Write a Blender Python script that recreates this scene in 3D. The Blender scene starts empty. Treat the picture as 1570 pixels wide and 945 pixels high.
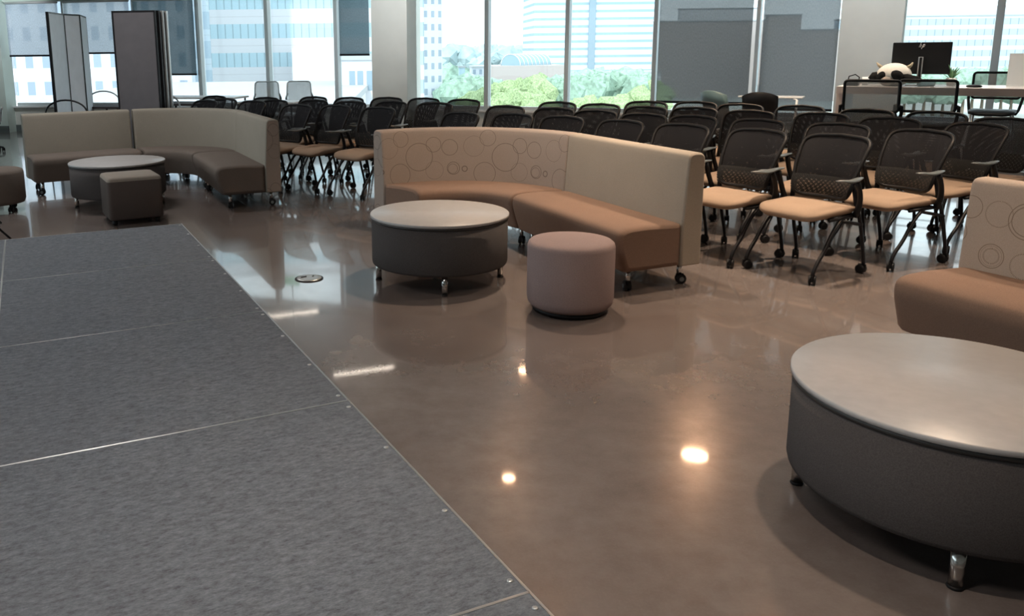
import bpy, math, random
from mathutils import Vector, Matrix
PI = math.pi
sc = bpy.context.scene
C = sc.collection
random.seed(7)

# ------------------------------------------------------------------ camera, world, lights, exposure
W_, H_ = 1570., 945.
CF, CX, CY, PITCH, ROLL, CH = 1282.49, 621.97, 330.56, 0.195028, -0.0115355, 1.5
_cp, _sp, _cr, _sr = math.cos(PITCH), math.sin(PITCH), math.cos(ROLL), math.sin(ROLL)
FWD = Vector((0, _cp, -_sp)); _rt = Vector((1, 0, 0)); _dn = Vector((0, -_sp, -_cp))
RX = _rt * _cr - _dn * _sr
DY = _dn * _cr + _rt * _sr
cam_d = bpy.data.cameras.new('camera'); cam = bpy.data.objects.new('camera', cam_d); C.objects.link(cam)
cam_d.sensor_fit = 'HORIZONTAL'; cam_d.sensor_width = 36; cam_d.lens = 36 * CF / W_
cam_d.shift_x = (W_ / 2 - CX) / W_; cam_d.shift_y = -(H_ / 2 - CY) / W_
cam_d.clip_end = 3000
m = Matrix.Identity(4)
for i in range(3):
    m[i][0] = RX[i]; m[i][1] = -DY[i]; m[i][2] = -FWD[i]
m[2][3] = CH
cam.matrix_world = m
sc.camera = cam

def ray(u, v, z=0.):
    "world point seen at photo pixel (u, v) at height z"
    d = FWD + RX * ((u - CX) / CF) + DY * ((v - CY) / CF)
    return Vector((0, 0, CH)) + d * ((z - CH) / d.z)

def rdir(u, v):
    return FWD + RX * ((u - CX) / CF) + DY * ((v - CY) / CF)

w = bpy.data.worlds.new('world'); sc.world = w; w.use_nodes = True
bg = w.node_tree.nodes['Background']; bg.inputs[0].default_value = (.86, .94, 1, 1); bg.inputs[1].default_value = 2.0
sun_d = bpy.data.lights.new('sun', 'SUN'); sun_d.energy = 2.2; sun_d.angle = .02; sun_d.color = (1, .96, .9)
sun = bpy.data.objects.new('sun', sun_d); C.objects.link(sun)
sun.rotation_euler = (math.radians(48), 0, math.radians(-20))   # shines away from the room, onto the city
sc.view_settings.view_transform = 'Standard'; sc.view_settings.look = 'None'
sc.view_settings.exposure = 0.38; sc.view_settings.gamma = 1.0; sc.view_settings.use_curve_mapping = False
cy = sc.cycles
cy.max_bounces = 7; cy.diffuse_bounces = 3; cy.glossy_bounces = 4; cy.transparent_max_bounces = 24
cy.sample_clamp_indirect = 4.0; cy.caustics_reflective = False; cy.caustics_refractive = False
cy.use_denoising = True
CEIL = 3.4
WARM = (1, .78, .58); NEUT = (1, .86, .72)

# ------------------------------------------------------------------ materials
MAT = {}
def newmat(name):
    mt = bpy.data.materials.new(name); mt.use_nodes = True
    nt = mt.node_tree; b = nt.nodes['Principled BSDF']
    MAT[name] = mt
    return mt, nt, b
def nd(nt, typ, **kw):
    n = nt.nodes.new(typ)
    for k, v in kw.items(): setattr(n, k, v)
    return n
def lk(nt, a, b): nt.links.new(a, b)
def math_n(nt, op, a, b=None):
    n = nd(nt, 'ShaderNodeMath', operation=op)
    for i, x in enumerate((a, b)):
        if x is None: continue
        if isinstance(x, (int, float)): n.inputs[i].default_value = x
        else: lk(nt, x, n.inputs[i])
    return n.outputs[0]
def mixc(nt, fac, a, b):
    n = nd(nt, 'ShaderNodeMix', data_type='RGBA')
    if isinstance(fac, (int, float)): n.inputs[0].default_value = fac
    else: lk(nt, fac, n.inputs[0])
    for i, x in ((6, a), (7, b)):
        if isinstance(x, tuple): n.inputs[i].default_value = (*x[:3], 1)
        else: lk(nt, x, n.inputs[i])
    return n.outputs[2]
def noise(nt, scale, detail=3, rough=.5, coord='Object', stretch=None):
    tc = nd(nt, 'ShaderNodeTexCoord'); n = nd(nt, 'ShaderNodeTexNoise')
    n.inputs['Scale'].default_value = scale; n.inputs['Detail'].default_value = detail; n.inputs['Roughness'].default_value = rough
    if stretch:
        mp = nd(nt, 'ShaderNodeMapping'); mp.inputs['Scale'].default_value = stretch
        lk(nt, tc.outputs[coord], mp.inputs[0]); lk(nt, mp.outputs[0], n.inputs['Vector'])
    else: lk(nt, tc.outputs[coord], n.inputs['Vector'])
    return n.outputs[0]
def ramp(nt, f, lo, hi, p0=.3, p1=.7):
    r = nd(nt, 'ShaderNodeMapRange'); lk(nt, f, r.inputs[0])
    r.inputs[1].default_value = p0; r.inputs[2].default_value = p1; r.inputs[3].default_value = lo; r.inputs[4].default_value = hi
    return r.outputs[0]
def bump(nt, b, h, strength=.3, dist=.002):
    n = nd(nt, 'ShaderNodeBump'); n.inputs['Strength'].default_value = strength; n.inputs['Distance'].default_value = dist
    lk(nt, h, n.inputs['Height']); lk(nt, n.outputs[0], b.inputs['Normal'])
def simple(name, col, rough=.5, metal=0, spec=.5, var=0., vscale=8, coat=0):
    mt, nt, b = newmat(name)
    b.inputs['Roughness'].default_value = rough; b.inputs['Metallic'].default_value = metal
    b.inputs['Specular IOR Level'].default_value = spec
    if coat: b.inputs['Coat Weight'].default_value = coat
    f = noise(nt, vscale, 4)
    c = mixc(nt, ramp(nt, f, 0, 1), tuple(x * (1 - var) for x in col), tuple(min(1, x * (1 + var)) for x in col))
    lk(nt, c, b.inputs['Base Color'])
    return mt
def fabric(name, col, var=.12, rings=None, ringcol=None, tile=(1, 1), rough=.9, sheen=.0):
    mt, nt, b = newmat(name)
    b.inputs['Roughness'].default_value = rough; b.inputs['Specular IOR Level'].default_value = .15
    f = noise(nt, 260, 2); g = noise(nt, 5, 3)
    c = mixc(nt, ramp(nt, f, 0, 1), tuple(x * (1 - var) for x in col), tuple(x * (1 + var) for x in col))
    c = mixc(nt, ramp(nt, g, 0, .25), c, tuple(x * .82 for x in col))
    if rings:
        tc = nd(nt, 'ShaderNodeUVMap')
        sx = nd(nt, 'ShaderNodeSeparateXYZ'); lk(nt, tc.outputs[0], sx.inputs[0])
        tot = None
        U = math_n(nt, 'FLOORED_MODULO', sx.outputs[0], tile[0]); V = math_n(nt, 'FLOORED_MODULO', sx.outputs[1], tile[1])
        for (ru, rv, rr, rw, dash) in rings:
            # wrap around the tile
            du = math_n(nt, 'ABSOLUTE', math_n(nt, 'SUBTRACT', U, ru))
            du = math_n(nt, 'MINIMUM', du, math_n(nt, 'SUBTRACT', tile[0], du))
            dv = math_n(nt, 'SUBTRACT', V, rv)
            d = math_n(nt, 'SQRT', math_n(nt, 'ADD', math_n(nt, 'MULTIPLY', du, du), math_n(nt, 'MULTIPLY', dv, dv)))
            o = math_n(nt, 'LESS_THAN', math_n(nt, 'ABSOLUTE', math_n(nt, 'SUBTRACT', d, rr)), rw)
            if dash:
                an = math_n(nt, 'ARCTAN2', dv, du)
                s = math_n(nt, 'GREATER_THAN', math_n(nt, 'SINE', math_n(nt, 'MULTIPLY', an, float(dash))), -.1)
                o = math_n(nt, 'MULTIPLY', o, s)
            tot = o if tot is None else math_n(nt, 'MAXIMUM', tot, o)
        c = mixc(nt, math_n(nt, 'MULTIPLY', tot, .75), c, ringcol)
    lk(nt, c, b.inputs['Base Color'])
    bump(nt, b, f, .35, .001)
    return mt

simple('black_plastic', (.006, .006, .007), .5, spec=.25, var=.2)
simple('black_metal', (.006, .006, .008), .4, spec=.3, var=.2)
simple('chrome', (.62, .6, .58), .18, 1)
simple('silver', (.55, .56, .56), .35, .8)
simple('arm_pad', (.10, .115, .12), .32, spec=.8)
simple('wall_paint', (.64, .65, .60), .8, var=.04, vscale=3)
simple('wall_pale', (.66, .78, .73), .8, var=.04, vscale=3)
simple('ceiling_white', (.55, .54, .52), .9, var=.03)
simple('base_rubber', (.14, .17, .17), .5)
simple('alu_frame', (.62, .68, .70), .4, .2)
simple('alu_white', (.8, .82, .82), .45)
simple('radiator', (.72, .74, .70), .5)
simple('white_top', (.78, .77, .75), .3, spec=.5)
simple('desk_edge', (.55, .47, .43), .5)
simple('white_plastic', (.8, .82, .82), .35)
simple('dark_wood', (.05, .042, .04), .5)
simple('table_top', (.38, .37, .37), .36, spec=.5, var=.05, vscale=20)
simple('table_edge', (.025, .024, .024), .5)
fabric('drum_fabric', (.062, .056, .056), .2)
fabric('seat_rust', (.20, .132, .10), .14)
fabric('seat_rust_dim', (.135, .112, .098), .14)  # rust seat cloth greyed, the missing warm light put into its colour
fabric('back_beige', (.33, .285, .235), .1)
fabric('back_grey', (.25, .23, .195), .12)
fabric('ottoman_mauve', (.27, .205, .20), .12)
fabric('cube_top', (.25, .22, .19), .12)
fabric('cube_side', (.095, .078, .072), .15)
fabric('chair_tan', (.31, .225, .165), .12)
fabric('ring_fabric', (.32, .265, .23), .1,
       rings=[(.33, .235, .115, .0025, 0), (.455, .335, .062, .0022, 0), (.59, .31, .066, .0022, 0), (.175, .39, .066, .002, 0), (.155, .095, .092, .0022, 0), (.62, .135, .052, .0026, 0), (.615, .13, .040, .002, 0),
              (.715, .13, .022, .004, 0), (.46, .12, .075, .0012, 0), (.06, .32, .085, .0012, 0)],
       ringcol=(.12, .095, .08), tile=(.73, .60))
fabric('ring_fabric_large', (.37, .30, .25), .1,
       rings=[(.155, .315, .062, .0026, 60), (.285, .30, .085, .0022, 0), (.285, .30, .070, .0022, 0), (.15, .11, .058, .002, 0), (.15, .11, .049, .0015, 60), (.15, .11, .036, .0035, 34),
              (.02, .33, .055, .0018, 0), (.30, .09, .06, .003, 50), (.43, .2, .05, .002, 0), (.41, .38, .05, .002, 50)],
       ringcol=(.16, .115, .085), tile=(.46, .46))

# polished concrete
mt, nt, b = newmat('polished_concrete')
a = noise(nt, .55, 6, .6, 'Object'); c2 = noise(nt, 7, 6, .65, 'Object'); sp = noise(nt, 120, 2, .5, 'Object')
col = mixc(nt, ramp(nt, a, 0, 1, .35, .65), (.140, .110, .100), (.215, .184, .172))
col = mixc(nt, ramp(nt, c2, 0, .6, .3, .75), col, (.09, .068, .062))
col = mixc(nt, ramp(nt, sp, 0, .18, .45, .8), col, (.22, .19, .17))
lk(nt, col, b.inputs['Base Color']); lk(nt, ramp(nt, c2, .19, .27), b.inputs['Roughness'])
b.inputs['Specular IOR Level'].default_value = 1.0
b.inputs['Coat Weight'].default_value = .65; b.inputs['Coat Roughness'].default_value = .045
bump(nt, b, a, .04, .01)
# stage carpet
mt, nt, b = newmat('stage_carpet')
f = noise(nt, 34, 6, .8, 'Object', (2.4, 1, 1)); g = noise(nt, 300, 2); h = noise(nt, 1.2, 3)
col = mixc(nt, ramp(nt, f, 0, 1, .3, .7), (.058, .066, .079), (.245, .268, .30))
col = mixc(nt, ramp(nt, h, 0, .3), col, (.115, .122, .138))
lk(nt, col, b.inputs['Base Color']); b.inputs['Roughness'].default_value = .95; b.inputs['Specular IOR Level'].default_value = .2
bump(nt, b, f, .8, .006)
# mesh cloth with real openings
def meshcloth(name, col, fx, fz, open_=.1, trans_col=(.3, .3, .3)):
    mt, nt, b = newmat(name)
    b.inputs['Base Color'].default_value = (*col, 1); b.inputs['Roughness'].default_value = .7; b.inputs['Specular IOR Level'].default_value = .12
    tc = nd(nt, 'ShaderNodeTexCoord'); s = nd(nt, 'ShaderNodeSeparateXYZ'); lk(nt, tc.outputs['Object'], s.inputs[0])
    x = math_n(nt, 'SINE', math_n(nt, 'MULTIPLY', s.outputs[0], fx)); z = math_n(nt, 'SINE', math_n(nt, 'MULTIPLY', s.outputs[2], fz))
    hole = math_n(nt, 'GREATER_THAN', math_n(nt, 'MULTIPLY', x, z), open_)
    # second lattice shifted, gives a honeycomb-like weave
    tr = nd(nt, 'ShaderNodeBsdfTransparent'); mx = nd(nt, 'ShaderNodeMixShader')
    lk(nt, hole, mx.inputs[0]); lk(nt, b.outputs[0], mx.inputs[1]); lk(nt, tr.outputs[0], mx.inputs[2])
    lk(nt, mx.outputs[0], nt.nodes['Material Output'].inputs[0])
    return mt
meshcloth('black_mesh', (.010, .010, .012), 620, 620, .62)
meshcloth('lumbar_mesh', (.02, .02, .02), 420, 420, .35)
meshcloth('grey_mesh', (.3, .31, .29), 900, 900, .25)
meshcloth('white_mesh', (.55, .6, .6), 900, 900, .35)
meshcloth('perforated_metal', (.62, .64, .62), 260, 260, .55)
# roller shade cloth: weave lets a share of the view and the daylight through
def shade(name, col, open_frac, transl):
    mt, nt, b = newmat(name)
    for n in list(nt.nodes):
        if n.type == 'BSDF_PRINCIPLED': nt.nodes.remove(n)
    tr = nd(nt, 'ShaderNodeBsdfTransparent'); df = nd(nt, 'ShaderNodeBsdfDiffuse'); tl = nd(nt, 'ShaderNodeBsdfTranslucent')
    f = noise(nt, 90, 3, .6, 'Object', (1, 1, .35))
    c = mixc(nt, ramp(nt, f, 0, 1), tuple(x * .82 for x in col), tuple(x * 1.15 for x in col))
    lk(nt, c, df.inputs[0]); lk(nt, c, tl.inputs[0])
    m1 = nd(nt, 'ShaderNodeMixShader'); m1.inputs[0].default_value = transl
    lk(nt, df.outputs[0], m1.inputs[1]); lk(nt, tl.outputs[0], m1.inputs[2])
    m2 = nd(nt, 'ShaderNodeMixShader'); m2.inputs[0].default_value = open_frac
    lk(nt, m1.outputs[0], m2.inputs[1]); lk(nt, tr.outputs[0], m2.inputs[2])
    lk(nt, m2.outputs[0], nt.nodes['Material Output'].inputs[0])
shade('shade_light', (.46, .52, .60), .15, .55)
shade('shade_teal', (.13, .20, .24), .06, .3)
shade('shade_grey', (.115, .135, .15), .12, .3)
# glass: thin pane
mt, nt, b = newmat('window_glass')
tr = nd(nt, 'ShaderNodeBsdfTransparent'); tr.inputs[0].default_value = (.93, .98, .98, 1)
gl = nd(nt, 'ShaderNodeBsdfGlossy'); gl.inputs['Roughness'].default_value = .02
fr = nd(nt, 'ShaderNodeFresnel'); fr.inputs[0].default_value = 1.3
mx = nd(nt, 'ShaderNodeMixShader'); lk(nt, fr.outputs[0], mx.inputs[0]); lk(nt, tr.outputs[0], mx.inputs[1]); lk(nt, gl.outputs[0], mx.inputs[2])
lk(nt, mx.outputs[0], nt.nodes['Material Output'].inputs[0])
def emit(name, col, s):
    mt, nt, b = newmat(name)
    b.inputs['Base Color'].default_value = (*col, 1)
    b.inputs['Emission Color'].default_value = (*col, 1); b.inputs['Emission Strength'].default_value = s
emit('lens_glow', WARM, 24); emit('exit_green', (.12, .65, .3), .5)

# ------------------------------------------------------------------ mesh helpers
class MB:
    def __init__(s): s.v = []; s.f = []; s.mi = []; s.sm = []; s.uv = {}
    def add(s, vs, fs, mi=0, smooth=True, uvs=None):
        o = len(s.v); s.v += [tuple(v) for v in vs]
        for f in fs:
            s.f.append(tuple(i + o for i in f)); s.mi.append(mi); s.sm.append(smooth)
        if uvs:
            for i, q in enumerate(uvs): s.uv[o + i] = q
        return s
    def box(s, c, d, rz=0, mi=0, top=None):
        cx, cy_, cz = c; dx, dy, dz = (k / 2 for k in d); ca, sa = math.cos(rz), math.sin(rz)
        vs = []
        for z in (-dz, dz):
            for x, y in ((-dx, -dy), (dx, -dy), (dx, dy), (-dx, dy)):
                vs.append((cx + x * ca - y * sa, cy_ + x * sa + y * ca, cz + z))
        return s.add(vs, [(3, 2, 1, 0), (4, 5, 6, 7), (0, 1, 5, 4), (1, 2, 6, 5), (2, 3, 7, 6), (3, 0, 4, 7)], mi, False)
    def tube(s, pts, r, n=8, mi=0, closed=False, flat=1.0):
        pts = [Vector(p) for p in pts]; k = len(pts); rings = []
        up = None
        for i, p in enumerate(pts):
            a = pts[(i - 1) % k] if (closed or i > 0) else p
            b_ = pts[(i + 1) % k] if (closed or i < k - 1) else p
            t = (b_ - a).normalized()
            if up is None:
                up = Vector((0, 0, 1)) if abs(t.z) < .9 else Vector((0, 1, 0))
            u = (up - t * up.dot(t)).normalized(); up = u; w_ = t.cross(u)
            rr = r[i] if isinstance(r, (list, tuple)) else r
            rings.append([p + u * (math.cos(2 * PI * j / n) * rr * flat) + w_ * (math.sin(2 * PI * j / n) * rr) for j in range(n)])
        vs = [q for g in rings for q in g]; fs = []
        for i in range(k if closed else k - 1):
            for j in range(n):
                a = i * n + j; b_ = i * n + (j + 1) % n; i2 = (i + 1) % k
                fs.append((a, b_, i2 * n + (j + 1) % n, i2 * n + j))
        if not closed:
            fs.append(tuple(reversed(range(n)))); fs.append(tuple((k - 1) * n + j for j in range(n)))
        return s.add(vs, fs, mi)
    def lathe(s, prof, c=(0, 0, 0), n=32, mi=0, axis='z', mfun=None):
        vs = []; fs = []; cx, cy_, cz = c
        for (r, z) in prof:
            for j in range(n):
                a = 2 * PI * j / n; x, y = r * math.cos(a), r * math.sin(a)
                vs.append((cx + x, cy_ + y, cz + z) if axis == 'z' else ((cx + z, cy_ + x, cz + y) if axis == 'x' else (cx + x, cy_ + z, cz + y)))
        for i in range(len(prof) - 1):
            for j in range(n):
                fs.append((i * n + j, i * n + (j + 1) % n, (i + 1) * n + (j + 1) % n, (i + 1) * n + j))
        s.add(vs, fs, mi)
        o = len(s.v) - len(vs)
        s.f.append(tuple(o + j for j in reversed(range(n)))); s.mi.append(mi); s.sm.append(False)
        s.f.append(tuple(o + (len(prof) - 1) * n + j for j in range(n))); s.mi.append(mi); s.sm.append(False)
        return s
    def ell(s, c, r, mi=0, n=14, mat=None):
        vs = []; fs = []
        for i in range(n + 1):
            th = PI * i / n
            for j in range(n * 2):
                ph = PI * j / n
                p = Vector((r[0] * math.sin(th) * math.cos(ph), r[1] * math.sin(th) * math.sin(ph), r[2] * math.cos(th)))
                if mat: p = mat @ p
                vs.append(Vector(c) + p)
        for i in range(n):
            for j in range(n * 2):
                a = i * n * 2 + j; b_ = i * n * 2 + (j + 1) % (2 * n)
                fs.append((a, a + 2 * n, b_ + 2 * n, b_))
        return s.add(vs, fs, mi)
    def sweep(s, prof, stations, mi=0, capmi=None, uvs=None):
        "prof: closed list of (d,z); stations: (origin, outward dir, scale about profile centre, u)"
        cd = sum(p[0] for p in prof) / len(prof); cz = sum(p[1] for p in prof) / len(prof); k = len(prof)
        vs = []; uv = []
        for (o, d, sca, u) in stations:
            o = Vector((o[0], o[1])); d = Vector((d[0], d[1]))
            for (a, z) in prof:
                if sca < 1:
                    ext_d = (max(p[0] for p in prof) - min(p[0] for p in prof)) / 2; ext_z = (max(p[1] for p in prof) - min(p[1] for p in prof)) / 2
                    ins = 1 - sca
                    a = cd + (a - cd) * (1 - ins / ext_d); z = cz + (z - cz) * (1 - ins / ext_z)
                q = o + d * a; vs.append((q.x, q.y, z)); uv.append((u, z - .385))
        fs = []
        for i in range(len(stations) - 1):
            for j in range(k):
                fs.append((i * k + j, i * k + (j + 1) % k, (i + 1) * k + (j + 1) % k, (i + 1) * k + j))
        s.add(vs, fs, mi, True, uv)
        o0 = len(s.v) - len(vs)
        for base, rev in ((o0, True), (o0 + (len(stations) - 1) * k, False)):
            ring = s.v[base:base + k]
            s.add(ring, [tuple(reversed(range(k))) if rev else tuple(range(k))], mi if capmi is None else capmi, False, [(prof[j][0] + .36, prof[j][1] - .43) for j in range(k)])
        return s
    def build(s, name, mats, parent=None, bevel=0, solid=0, subsurf=0, bseg=2):
        me = bpy.data.meshes.new(name); me.from_pydata(s.v, [], s.f)
        if isinstance(mats, str): mats = [mats]
        for q in mats: me.materials.append(MAT[q])
        me.polygons.foreach_set('material_index', s.mi); me.polygons.foreach_set('use_smooth', s.sm)
        if s.uv:
            ul = me.uv_layers.new(name='UVMap')
            for l in me.loops: ul.data[l.index].uv = s.uv.get(l.vertex_index, (0, 0))
        me.update()
        o = bpy.data.objects.new(name, me); C.objects.link(o)
        if parent is not None: o.parent = parent
        if solid:
            q = o.modifiers.new('solid', 'SOLIDIFY'); q.thickness = solid; q.offset = 0
        if bevel:
            q = o.modifiers.new('bevel', 'BEVEL'); q.width = bevel; q.segments = bseg; q.limit_method = 'ANGLE'; q.angle_limit = math.radians(50)
        if subsurf:
            q = o.modifiers.new('sub', 'SUBSURF'); q.levels = q.render_levels = subsurf
        return o
def tag(o, label, cat, group=None, kind=None):
    o['label'] = label; o['category'] = cat
    if group: o['group'] = group
    if kind: o['kind'] = kind
    return o
def thing(name, label, cat, loc=(0, 0, 0), rz=0, group=None):
    o = bpy.data.objects.new(name, None); C.objects.link(o); o.location = loc; o.rotation_euler = (0, 0, rz)
    o.empty_display_size = .1
    return tag(o, label, cat, group)
def struct(o):
    o['kind'] = 'structure'; return o
def copy_tree(o, parent=None):
    c = o.copy(); C.objects.link(c); c.parent = parent
    for ch in list(o.children): copy_tree(ch, c)
    return c
def rrect(w, d, r, n=5):
    pts = []
    for cx_, cy_, a0 in ((w / 2 - r, d / 2 - r, 0), (-w / 2 + r, d / 2 - r, PI / 2), (-w / 2 + r, -d / 2 + r, PI), (w / 2 - r, -d / 2 + r, 3 * PI / 2)):
        for i in range(n + 1):
            a = a0 + PI / 2 * i / n; pts.append((cx_ + r * math.cos(a), cy_ + r * math.sin(a)))
    return pts

# ------------------------------------------------------------------ room shell
# window wall: gently curved facade, y = f(x)
def fy(x): return 14.72 - .405 * x - .0185 * x * x
def fdir(x):
    d = Vector((1, -.405 - .037 * x)); return d.normalized()
def fpt(u, v=120):
    "facade point seen at pixel column u (row v)"
    d = rdir(u, v); k = d.x / d.y; x = 0.
    for _ in range(60): x = .5 * x + .5 * k * fy(x)
    return Vector((x, fy(x)))
SILL = .47; HEAD = 3.3
XL, XR = -8.6, 11.5
def strip(x0, x1, off0, off1, z0, z1, n=24):
    "solid band following the facade between offsets (towards outside +)"
    mb = MB(); st = []
    prof = [(off0, z0), (off1, z0), (off1, z1), (off0, z1)]
    for i in range(n + 1):
        x = x0 + (x1 - x0) * i / n; d = fdir(x); nrm = Vector((-d.y, d.x))
        st.append(((x, fy(x)), nrm, 1, 0))
    vs = []; k = 4; fs = []
    for (o, dd, _, _) in st:
        for (a, z) in prof: vs.append((o[0] + dd.x * a, o[1] + dd.y * a, z))
    for i in range(n):
        for j in range(4): fs.append((i * k + j, (i + 1) * k + j, (i + 1) * k + (j + 1) % k, i * k + (j + 1) % k))
    fs.append((0, 1, 2, 3)); fs.append(tuple(n * 4 + j for j in (3, 2, 1, 0)))
    return mb.add(vs, fs, 0, False)

mb = MB(); n = 24; vs = []
front = [(XL - 1.5, -4.0), (XR, -4.0)]
arc = [(XL - 1.5 + (XR - XL + 1.5) * i / n, fy(max(XL, XL - 1.5 + (XR - XL + 1.5) * i / n)) + .3) for i in range(n + 1)]
poly = [front[0], front[1]] + list(reversed(arc))
def slab(z0, z1):
    k = len(poly); mb = MB()
    vs = [(x, y, z0) for x, y in poly] + [(x, y, z1) for x, y in poly]
    fs = [tuple(reversed(range(k))), tuple(range(k, 2 * k))] + [(i, (i + 1) % k, k + (i + 1) % k, k + i) for i in range(k)]
    return mb.add(vs, fs, 0, False)
struct(slab(-.3, 0).build('floor', 'polished_concrete'))
struct(slab(CEIL, CEIL + .3).build('ceiling', 'ceiling_white'))
struct(strip(XL, XR, 0, .28, 0, SILL).build('wall_window_side', 'radiator'))
struct(strip(XL, XR, -.06, .26, SILL, SILL + .03).build('trim_1', 'alu_white'))
struct(strip(XL, XR, 0, .28, HEAD, CEIL).build('wall_above_windows', 'wall_paint'))
struct(MB().box((0.7, -4.1, 1.7), (24, .2, 3.4)).build('wall_back', 'wall_paint'))
struct(MB().box((XR + .1, 3, 1.7), (.2, 14.4, 3.4)).build('wall_right', 'wall_paint'))
mb = MB(); mb.box((XL - 1.6, 6.5, .25), (.2, 21.2, .5)); mb.box((XL - 1.6, 6.5, 3.2), (.2, 21.2, .4)); mb.box((XL - 1.6, 14.6, 1.75), (.2, 5.0, 2.5)); mb.box((XL - 1.6, -3.6, 1.75), (.2, 1.0, 2.5))
struct(mb.build('wall_left', 'wall_pale'))
for i in range(5):  # unseen glazing in the left wall, added for cool daylight from that side
    y_ = -3.1 + 15.2 * (i + .5) / 5
    g = struct(MB().box((XL - 1.6, y_, 1.75), (.012, 15.2 / 5, 2.5)).build('window_%d' % (i + 21), 'window_glass'))
    struct(MB().box((XL - 1.6, y_ - 1.52, 1.75), (.12, .07, 2.5)).build('window_frame', 'alu_frame', g))
pt = bpy.data.lights.new('window_portal', 'AREA'); pt.shape = 'RECTANGLE'; pt.size = 2.5; pt.size_y = 15.2; pt.cycles.is_portal = True
po = bpy.data.objects.new('window_portal', pt); C.objects.link(po); po.location = (XL - 1.75, 4.5, 1.75); po.rotation_euler = (0, -PI / 2, 0)
# pale end wall left of the first window
pL = fpt(22, 164)
struct(MB().box((pL.x - 1.0, fy(pL.x) + .02, 1.7), (2.0, .34, 3.4), math.atan2(fdir(pL.x).y, fdir(pL.x).x)).build('wall_corner', 'wall_pale'))
d = fdir(pL.x); nn_ = Vector((-d.y, d.x))
struct(strip(XL + .6, fpt(250).x, -.012, 0, 0, .13, 10).build('baseboard_window_side', 'base_rubber'))
q = Vector((pL.x - 1.0, fy(pL.x) + .02)) - nn_ * .178
struct(MB().box((q.x - .0, q.y, .065), (2.02, .015, .13), math.atan2(d.y, d.x)).build('baseboard_left', 'base_rubber'))

# pillars
def pillar(name, u0, u1, proj, mat='wall_paint'):
    a, b_ = fpt(u0), fpt(u1); d = fdir((a.x + b_.x) / 2); nrm = Vector((-d.y, d.x))
    # front face at distance proj inside the facade: slide the two ends along their view rays
    ka = 1 - proj / a.length * 1.0; kb = 1 - proj / b_.length
    A, B = a * ka, b_ * kb
    A2, B2 = A + nrm * (proj + .3), B + nrm * (proj + .3)
    mb = MB(); P = [A, B, B2, A2]
    vs = [(p.x, p.y, 0) for p in P] + [(p.x, p.y, CEIL) for p in P]
    mb.add(vs, [(3, 2, 1, 0), (4, 5, 6, 7), (0, 1, 5, 4), (1, 2, 6, 5), (2, 3, 7, 6), (3, 0, 4, 7)], 0, False)
    return struct(mb.build(name, mat, bevel=.006))
pillar('wall_pillar_middle', 570.5, 624.5, .35)
pillar('wall_pillar_right', 1281, 1377, .35)

# window bays: (left px, right px) between mullion centres
bays = [(19.5, 104), (104, 210), (210, 307), (307, 411), (411, 516), (516, 570), (625, 745), (745, 867.5), (867.5, 1001.5), (1001.5, 1156.5), (1156.5, 1281), (1377, 1522), (1522, 1700), (1700, 1900)]
mull = {104: .04, 210: .04, 307: .075, 411: .07, 516: .07, 745: .07, 867.5: .065, 1001.5: .06, 1156.5: .05, 1522: .085, 1700: .08, 1900: .08}
def vbox(u, wdt, dep, z0, z1, name, mat, off=0., parent=None):
    p = fpt(u); d = fdir(p.x); nrm = Vector((-d.y, d.x)); c = p + nrm * off
    return MB().box((c.x, c.y, (z0 + z1) / 2), (wdt, dep, z1 - z0), math.atan2(d.y, d.x)).build(name, mat, parent)
for i, (u0, u1) in enumerate(bays):
    a, b_ = fpt(u0), fpt(u1); mid = (a + b_) / 2; L = (b_ - a).length; ang = math.atan2(b_.y - a.y, b_.x - a.x)
    nrm = Vector((-math.sin(ang), math.cos(ang)))
    c = mid + nrm * .12
    g = struct(MB().box((c.x, c.y, (SILL + .03 + HEAD) / 2), (L + .02, .012, HEAD - SILL - .03), ang).build('window_%d' % (i + 1), 'window_glass'))
    fr_ = MB()
    fr_.box((c.x, c.y, SILL + .06), (L, .09, .06), ang); fr_.box((c.x, c.y, HEAD - .03), (L, .09, .06), ang)
    if i == 9:   # the gap between the two shaded bays is glazed too
        pass
    f_ = struct(fr_.build('window_frame', 'alu_frame', g))
    if i > 0 or True:
        pt = bpy.data.lights.new('window_portal', 'AREA'); pt.shape = 'RECTANGLE'; pt.size = L; pt.size_y = HEAD - SILL
        pt.cycles.is_portal = True
        po = bpy.data.objects.new('window_portal', pt); C.objects.link(po)
        c3 = mid + nrm * .3
        po.location = (c3.x, c3.y, (SILL + HEAD) / 2); po.rotation_euler = (-PI / 2, 0, ang)   # faces into the room
k = 2
for u, wd in mull.items():
    mt_ = 'alu_frame'
    o = vbox(u, wd, .16, SILL, HEAD, 'trim_%d' % k, mt_, .08); struct(o); k += 1
# header rail that carries the shades over the three left bays
a, b_ = fpt(19.5), fpt(307)
struct(strip(a.x, b_.x, -.10, .10, 2.50, 3.3, 10).build('trim_40', 'wall_pale'))

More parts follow.
